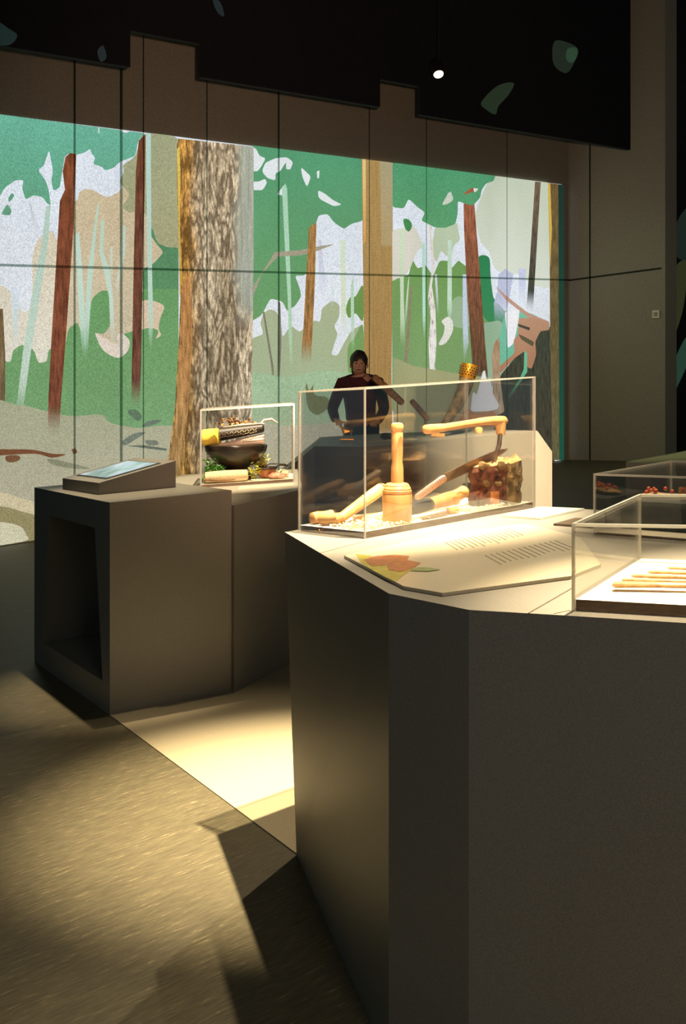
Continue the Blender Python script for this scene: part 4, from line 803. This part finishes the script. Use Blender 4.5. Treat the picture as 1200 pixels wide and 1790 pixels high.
b.tube([(bx_-.09,by_,zt+.03),(bx_-.05,by_,zt+.10),(bx_-.01,by_,zt+.115)], .003, 6); b.tube([(bx_+.02,by_,zt+.04),(bx_+.07,by_,zt+.13),(bx_+.09,by_,zt+.14)], .003, 6)
b.build('dried_leaves', M['dry'], label='dried brown leaves and twigs sticking out of the top of the bowl', category='leaves')
b = MB(); b.tube([(bx_+.12,by_+.02,zt+.09),(bx_+.16,by_+.02,zt+.13),(bx_+.20,by_+.02,zt+.135),(bx_+.235,by_+.03,zt+.115)], [.008,.016,.015,.006], 14, flat=.5)
b.build('white_feather', M['pink'], label='pale curled feather arching over the right rim of the bowl', category='feather', smooth=True)
t = thing('folded_cloth', 'rolled beige linen cloth in front of the black bowl', 'cloth', tuple(bpt(.14,.045,ZP)))
p0, p1 = bpt(.022,.045,ZP+.037), bpt(.262,.05,ZP+.035); b = MB(); d = p1-p0
b.tube([p0, p0+d*.02, p0+d*.2, p0+d*.5, p0+d*.8, p0+d*.97, p1], [.014,.029,.033,.034,.033,.030,.02], 22, flat=.95, jit=.12); b.build('roll', M['linen'], t, smooth=True)
b = MB(); b.tube([p0+Vector((-.0,-.022,-.010)), p0+d*.25+Vector((0,-.026,-.018)), p0+d*.6+Vector((0,-.024,-.02)), p1+Vector((-.03,-.018,-.015))], [.008,.007,.006,.005], 10); b.build('fold', M['stick'], t, smooth=True)
sx2, sy2 = PB(.36,.13); 
t = thing('brown_bowl', 'small brown round bowl with leather thongs at the right of the small case', 'bowl', (sx2, sy2, zf(sx2,ZP)))
b = MB(); b.lathe((sx2,sy2,zf(sx2,ZP)+.004), [(.025,0),(.045,.015),(.058,.04),(.060,.056),(.056,.056),(.045,.03),(.01,.012)], 30); b.build('body', M['copper'], t, smooth=True)
b = MB(); pts = [(sx2+.06*math.cos(a), sy2+.06*math.sin(a), zf(sx2,ZP)+.06) for a in [k*2*math.pi/24 for k in range(25)]]; b.tube(pts, .006, 8); b.build('rim', M['leather'], t, smooth=True)
b = MB(); b.tube([(sx2+.03,sy2-.05,zf(sx2,ZP)+.058),(sx2+.08,sy2-.02,zf(sx2,ZP)+.078),(sx2+.12,sy2+.03,zf(sx2,ZP)+.07),(sx2+.10,sy2+.08,zf(sx2,ZP)+.075),(sx2+.02,sy2+.07,zf(sx2,ZP)+.078),(sx2-.03,sy2+.03,zf(sx2,ZP)+.06)], [.004]*6, 8); b.build('strap', M['leather'], t, smooth=True)
c_ = bpt(.425,.060,ZP+.018); b = MB(); b.ball(tuple(c_), (.052,.028,.0175), 18, jit=.25, seed=2); b.build('red_stone', tint('mottled_stone', (150,80,56), .5, .2, 60, rgb2=(214,170,140)), label='flat mottled reddish stone at the right front of the small case', category='stone', smooth=True)
c_ = bpt(.455,.15,ZP+.022); b = MB(); b.ball(tuple(c_), (.035,.03,.0215), 16, jit=.3, seed=4); b.build('tan_pouch', M['linen'], label='tan lump of dried food behind the reddish stone', category='food', smooth=True)
c_ = bpt(.31,.075,ZP+.003); b = MB(); b.box(tuple(c_+Vector((.02,-.03,.002))), (.10,.02,.006), R(4)); b.build('label_strip', M['base_top'], label='narrow pale strip on the board before the brown bowl', category='label')
b = MB(); b.prism([(-0.5469,5.6784),(-0.2618,5.7175),(-0.2646,5.8457),(-0.5575,5.8523)], .864, .8594); b.build('label_plate', M['printed'], label='slim pale label plate on the plinth before the bowl case', category='label')

# ================================================================ bone tools in the low case
ZR = .9805
def rp(a, b_, h=ZR): x, y = PR(a, b_); return Vector((x, y, zf(x, h)))
t0 = None
specs = [(.045,.10,.30,.135,'nearest bone spatula with a drilled hole'), (.05,.145,.28,.165,'slender bone awl just behind the nearest spatula'),
         (.055,.19,.30,.205,'pale bone pin in the middle of the row'), (.075,.235,.33,.245,'long thin bone point behind the middle pin'),
         (.10,.285,.36,.27,'upper bone splinter near the back of the row'), (.13,.33,.38,.335,'rearmost thin bone needle in the low case')]
for i, (a0, b0, a1, b1, lb) in enumerate(specs):
    p0, p1 = rp(a0,b0,ZR+.010), rp(a1,b1,ZR+.012)
    t = thing('bone_tool', lb, 'bone tool', tuple(p0), 'bone tools laid in a row in the low case')
    b = MB(); d = p1-p0; wd = (.013,.009,.008,.008,.007,.006)[i]
    b.tube([p0, p0+d*.02, p0+d*.35, p0+d*.7, p1], [wd*.5, wd, wd*.85, wd*.6, wd*.15], 12, flat=.45, jit=.1); b.build('shaft', M['bone'], t, smooth=True)
    p0b, p1b = rp(a0+.24,b0+.01,ZR+.006), rp(min(a0+.52,.57),b0-.02,ZR+.008); d2 = p1b-p0b
    b = MB(); b.tube([p0b, p0b+d2*.1, p0b+d2*.5, p1b], [wd*.4, wd*1.1, wd*1.3, wd*.5], 12, flat=.45, jit=.1); b.build('tip', M['copper' if i % 2 else 'bone'], t, smooth=True)
    if i == 0:
        q_ = p0+d*.06; b = MB(); b.lathe((q_.x,q_.y,q_.z+.0046), [(.0022,-.0008),(.0022,.0008)], 12); b.build('hole', M['black'], t)
# berries etc. in the rear low case
x, y = P2(.08,.17)
b = MB(); b.prism([P2(.022,.09),P2(.30,.09),P2(.30,.28),P2(.022,.28)], 1.038, .9665); b.build('stone_slab', M['coal'], label='dark slab raised inside the rear low case', category='slab')
t = thing('bark_dish', 'ragged bark dish on the dark slab in the rear low case', 'dish', (x, y, zf(x,1.039)))
b = MB(); px0, px1 = P2(.033,.17), P2(.135,.17)
b.tube([(px0[0],px0[1],zf(px0[0],1.046)), (px0[0]*.7+px1[0]*.3, px0[1]*.7+px1[1]*.3, zf(px0[0],1.048)), (px1[0],px1[1],zf(px1[0],1.046))], [.008,.028,.01], 14, flat=.25, jit=.4); b.build('bark', M['bone'], t, smooth=True)
random.seed(21); b0 = None
for i in range(9):
    f = random.uniform(0,1); a = .045+.075*f; x, y = P2(a, .17+random.uniform(-.022,.022)); r_ = random.uniform(.004,.007)
    if b0 is None:
        b = MB(); b.ball((x,y,zf(x,1.056)), .0055, 12, jit=.2); b0 = b.build('red_berry', M['red'], smooth=True, category='berry', label='small red berry on the bark dish in the rear low case', group='red berries on the bark dish'); bl = b0.location.copy()
    else:
        o = b0.copy(); C.objects.link(o); o.location = (x, y, zf(x, 1.050 + .004*(i % 3))); o['label'] = 'small red berry on the bark dish in the rear low case'
t = thing('clay_cup', 'small rough reddish cup at the right of the bark dish', 'cup', (*P2(.175,.16), zf(P2(.175,.16)[0],1.0385)))
b = MB(); x, y = P2(.175,.16); b.lathe((x,y,zf(x,1.0395)), [(.018,0),(.022,.012),(.02,.03),(.016,.03),(.015,.01)], 18, jit=.3); b.build('body', M['copper'], t, smooth=True)

# ================================================================ rear island
front = [(-.62,8.15),(-.21,7.97),(.159,7.54),(.656,7.79),(1.474,8.24),(1.60,8.31)]
back = [(-.62,9.3),(-.195,9.24),(.30,9.20),(.75,9.05),(1.10,8.95),(1.60,8.75)]
hs = [.60,.93,.93,.93,.93,.76]
vs = [(x,y,zf(x,-.02)) for x,y in front]+[(x,y,zf(x,h)) for (x,y),h in zip(front,hs)]+[(x,y,zf(x,-.02)) for x,y in back]+[(x,y,zf(x,h)) for (x,y),h in zip(back,hs)]
fs = []
for i in range(5):
    if i != 3: fs += [(i,i+1,7+i,6+i)]
    fs += [(12+i+1,12+i,18+i,18+i+1),(6+i,7+i,19+i,18+i),(i+1,i,12+i,13+i)]
fs += [(0,6,18,12),(5,17,23,11)]
t = thing('display_counter', 'angular beige display island with sloping ends behind the tall case', 'counter', (.5, 8.4, zf(.5)))
f0, f1 = Vector(front[3]), Vector(front[4])
def fp(u_, h, dd=0):
    n_ = Vector((-(f1-f0).y, (f1-f0).x)).normalized(); p = f0.lerp(f1, u_) + n_*dd; return (p.x, p.y, zf(p.x, h))
o_ = [fp(0,-.02), fp(1,-.02), fp(1,.93), fp(0,.93)]; hq = ((.20,.28),(.66,.28),(.72,.60),(.27,.60))
h_ = [fp(u_, h) for u_, h in hq]; g_ = [fp(u_, h, .35) for u_, h in hq]
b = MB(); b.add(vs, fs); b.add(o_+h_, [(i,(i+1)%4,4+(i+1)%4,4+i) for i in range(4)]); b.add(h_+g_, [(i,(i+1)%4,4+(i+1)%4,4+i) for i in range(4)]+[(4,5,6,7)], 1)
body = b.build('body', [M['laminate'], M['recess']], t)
# goat figurine
gx, gy = .031, 8.47; gz = zf(gx+.06,.931)
t = thing('goat_figurine', 'small golden goat figurine at the left end of the rear island', 'figurine', (gx, gy, gz))
def skin(name, verts, edges, radii, m_, parent, levels=2, root=0):
    me = bpy.data.meshes.new(name); org = Vector(parent['_o']); me.from_pydata([tuple(Vector(v)-org) for v in verts], edges, [])
    o = bpy.data.objects.new(name, me); C.objects.link(o)
    md = o.modifiers.new('skin', 'SKIN')
    if not me.skin_vertices: 
        bpy.context.view_layer.objects.active = o
    sk = me.skin_vertices[0].data
    for i, r_ in enumerate(radii):
        sk[i].radius = r_ if isinstance(r_, tuple) else (r_, r_); sk[i].use_root = (i == root); sk[i].use_loose = False
    md.use_smooth_shade = True
    s_ = o.modifiers.new('sub', 'SUBSURF'); s_.levels = levels; s_.render_levels = levels
    bpy.context.view_layer.update(); dg = bpy.context.evaluated_depsgraph_get()
    me2 = bpy.data.meshes.new_from_object(o.evaluated_get(dg)); bpy.data.objects.remove(o)
    o = bpy.data.objects.new(name, me2); C.objects.link(o); me2.materials.clear(); me2.materials.append(m_)
    for p in me2.polygons: p.use_smooth = True
    o.parent = parent; return o
V_ = lambda x, y, z: (gx+x, gy+y, gz+z)
gv = [V_(0,0,.072),V_(.028,0,.074),V_(-.026,0,.076),V_(-.040,0,.094),V_(-.047,0,.108),V_(-.062,0,.102),
      V_(.034,.009,.045),V_(.032,.009,.014),V_(.034,-.009,.045),V_(.032,-.009,.014),V_(-.026,.009,.045),V_(-.026,.009,.014),V_(-.026,-.009,.045),V_(-.026,-.009,.014),V_(.042,0,.080),V_(.048,0,.068)]
ge = [(0,1),(0,2),(2,3),(3,4),(4,5),(1,6),(6,7),(1,8),(8,9),(2,10),(10,11),(2,12),(12,13),(1,14),(14,15)]
skin('body', gv, ge, [.015,.014,.015,.009,.009,.005,.006,.004,.006,.004,.006,.004,.006,.004,.004,.003], M['gold'], t)
b = MB(); b.tube([V_(-.046,.004,.114),V_(-.040,.006,.128),V_(-.030,.008,.130)], [.003,.0025,.001], 8); b.tube([V_(-.046,-.004,.114),V_(-.040,-.006,.128),V_(-.030,-.008,.130)], [.003,.0025,.001], 8); b.build('horn', M['gold'], t, smooth=True)
b = MB(); b.box(V_(0,0,.005), (.11,.05,.010)); b.build('base', M['gold'], t, bevel=.002)
# drinking horn
hb_ = (.76, 8.25); hz0 = zf(hb_[0], .93)
t = thing('drinking_horn', 'dark curved drinking horn with a pierced gold rim rising above the tall case', 'drinking horn', (hb_[0], hb_[1], hz0))
H_ = lambda px, h: Vector((hb_[0]+px, hb_[1], hz0+h))
pts = [H_(-.06,.03),H_(-.035,.045),H_(.0,.075),H_(.05,.145),H_(.105,.235),H_(.15,.335),H_(.175,.41),H_(.183,.45)]
b = MB(); b.tube(pts, [.007,.014,.026,.038,.047,.054,.058,.060], 24); b.build('horn', M['horn'], t, smooth=True)
ax = (pts[-1]-pts[-2]).normalized(); q_ = pts[-1]
b = MB(); b.tube([q_-ax*.005, q_, q_+ax*.09, q_+ax*.10], [.060,.063,.066,.064], 28); b.build('rim_band', M['gold'], t, smooth=True)
b = MB(); Rm = ax.to_track_quat('Z','Y').to_matrix()
for r0 in range(4):
    for k in range(18):
        a = (k+.5*(r0 % 2))*2*math.pi/18; rr = .0655; b.ball(q_ + Rm @ Vector((rr*math.cos(a), rr*math.sin(a), .022+.018*r0)), .0058, 8)
b.build('piercing', M['leather'], t); b = MB(); b.tube([q_+ax*.1, q_+ax*.1005], [.055,.055], 24); b.build('mouth', M['leather'], t)
b = MB(); x, y = hb_[0]-.04, hb_[1]; b.box((x-.0,y,hz0+.012), (.10,.06,.022)); b.tube([(x,y,hz0+.02),(x+.01,y,hz0+.045)], .010, 10); b.build('stand', M['wood_dark'], t)
# two diagonal sticks
for (ax_, az_, bx2, bz_, r_, lb) in ((.235,.49,.47,.26,.030,'thick dark stick slanting down from the visitor towards the rear island'), (.53,.285,.665,.12,.024,'short dark stick slanting beside the foot of the drinking horn')):
    yy = 8.45; b = MB(); p0 = Vector((ax_,yy,zf(ax_,.93)+az_)); p1 = Vector((bx2,yy,zf(bx2,.93)+bz_))
    t = thing('mounted_stick', lb, 'stick', (bx2, yy, zf(bx2,.93)))
    b.tube([p0, p0.lerp(p1,.04), p0.lerp(p1,.5), p0.lerp(p1,.96), p1], [r_*.5,r_*.9,r_,r_*.85,r_*.3], 14, jit=.15); b.build('shaft', M['stick'], t, smooth=True)
    b = MB(); q_ = p0.lerp(p1,.8); b.tube([(q_.x,q_.y,zf(q_.x,.931)), (q_.x,q_.y,q_.z)], .004, 8); b.build('support', M['iron'], t)
b = MB(); x, y = .34, 8.3; b.ball((x,y,zf(x,.931)+.024), (.055,.03,.024), 14, jit=.6, seed=9); b.build('flint_cluster', M['coal'], label='small dark glittering stone beside the mallet top on the rear island', category='stone')
b = MB(); x, y = 1.05, 8.4; b.lathe((x,y,zf(x,.931)), [(.026,0),(.032,.015),(.030,.035),(.018,.045)], 16); b.build('small_pot', M['wood'], label='tiny pale wooden pot on the rear island under the adze handle', category='pot', smooth=True)
b = MB(); b.prism([(.12,7.95),(.55,8.05),(.50,8.2),(.10,8.1)], .936, .9305); b.build('information_plate', M['printed'], label='low pale label panel on the rear island beside the goat', category='panel')

# far right display table
b = MB(); t = thing('display_table', 'distant low display table with an olive lit top at the right border', 'table', (2.5, 7.6, zf(2.5)))
TT = [(1.5568,5.9755), (1.6254,5.7191), (3.4,6.6), (3.6,8.2), (1.8615,6.2599)]
b.prism(TT, .86, 0.0); b.build('body', M['laminate'], t)
spot('spot_berry_case', (.6, 4.2, 5.0), (.92, 2.86, 1.03), 900, 8, .8, .03, WARM)
spot('spot_far_table', (2.4, 5.6, 5.0), (1.85, 6.6, .9), 420, 26, .8, .05, (.9,1,.45))

# ================================================================ visitor
px_, py_ = .19, 11.1; pz_ = zf(px_)
t = thing('person', 'visitor with dark hair and maroon jacket standing behind the rear island, bending over it', 'person', (px_, py_, pz_))
Q = lambda x, y, z: (px_+x, py_+y, pz_+z)
bv = [Q(0,0,.90),Q(-.01,-.03,1.05),Q(-.02,-.09,1.24),Q(-.02,-.13,1.38),Q(-.025,-.17,1.45),Q(-.03,-.21,1.53),Q(-.03,-.215,1.60),
      Q(.10,0,.86),Q(.11,-.02,.48),Q(.11,.02,.09),Q(.11,-.10,.04),Q(-.10,0,.86),Q(-.11,-.02,.48),Q(-.11,.02,.09),Q(-.11,-.10,.04),
      Q(.17,-.12,1.36),Q(.23,-.16,1.10),Q(.15,-.36,.98),Q(.10,-.43,.97),Q(-.20,-.12,1.36),Q(-.30,-.18,1.10),Q(-.26,-.38,.99),Q(-.22,-.45,.98)]
be = [(0,1),(1,2),(2,3),(3,4),(4,5),(5,6),(0,7),(7,8),(8,9),(9,10),(0,11),(11,12),(12,13),(13,14),(3,15),(15,16),(16,17),(17,18),(3,19),(19,20),(20,21),(21,22)]
br = [(.15,.11),(.13,.10),(.16,.11),(.12,.09),.055,(.075,.085),(.06,.07),.085,.055,.042,.035,.085,.055,.042,.035,.055,.042,.028,(.034,.018),.055,.042,.028,(.034,.018)]
n0 = len(bv)
for s_, hi in ((1,18),(-1,22)):
    hx, hy, hz_ = Vector(bv[hi]) - Vector(Q(0,0,0))
    for k in range(5):
        sp_ = (-.030,-.015,0,.015,.034)[k]*s_*-1; ln = (.07,.08,.075,.06,.045)[k]
        if k == 4: pts_ = [(hx+sp_*.6, hy+.02, hz_), (hx+sp_*1.6, hy-.005, hz_-.01), (hx+sp_*1.8, hy-.03, hz_-.02)]
        else: pts_ = [(hx+sp_, hy-.035, hz_), (hx+sp_*1.1, hy-.035-ln*.5, hz_-.008), (hx+sp_*1.1, hy-.03-ln*.85, hz_-.03)]
        i0 = len(bv); bv += [Q(*p) for p in pts_]; be += [(hi,i0),(i0,i0+1),(i0+1,i0+2)]; br += [.009,.009,.007]
skin('body', bv, be, br, M['skin'], t, 1)
jv = bv[:4]+[bv[15],bv[16],bv[17],bv[19],bv[20],bv[21],bv[4]]
skin('jacket', jv, [(0,1),(1,2),(2,3),(3,4),(4,5),(5,6),(3,7),(7,8),(8,9),(3,10)], [(.18,.14),(.165,.13),(.19,.14),(.15,.115),.075,.060,.045,.075,.060,.045,.065], M['jacket'], t, 2)
tv = [bv[0],bv[7],bv[8],bv[9],bv[11],bv[12],bv[13]]
skin('trousers', tv, [(0,1),(1,2),(2,3),(0,4),(4,5),(5,6)], [(.165,.13),.10,.075,.062,.10,.075,.062], M['trousers'], t, 2)
b = MB(); hc = Vector(Q(-.03,-.185,1.585)); b.ball(hc, (.090,.105,.112), 18, jit=.12); b.ball(hc+Vector((0,.05,-.09)), (.075,.05,.10), 14, jit=.2); b.build('hair', M['hair'], t, smooth=True)
b = MB(); fc = Vector(Q(-.03,-.275,1.54)); b.ball(fc+Vector((0,.025,0)), (.062,.05,.085), 16); b.ball(fc+Vector((0,-.03,-.005)), (.010,.016,.018), 10)
for s_ in (-1,1): b.ball(fc+Vector((.085*s_,.07,0)), (.01,.02,.03), 10)
b.build('face', M['skin'], t, smooth=True)
b = MB()
for s_ in (-1,1): b.ball(fc+Vector((.026*s_,-.018,.018)), (.011,.008,.006), 10)
b.ball(fc+Vector((0,-.018,-.045)), (.022,.008,.005), 10); b.build('eyes_and_mouth', M['hair'], t, smooth=True)
b = MB()
for s_ in (-1,1): b.tube([Q(.11*s_,.06,.045),Q(.11*s_,.0,.045),Q(.11*s_,-.14,.035),Q(.11*s_,-.18,.03)], [.035,.045,.042,.025], 14, flat=.9)
b.build('shoe', M['black'], t, smooth=True)
for o in bpy.data.objects:
    if '_o' in o: del o['_o']
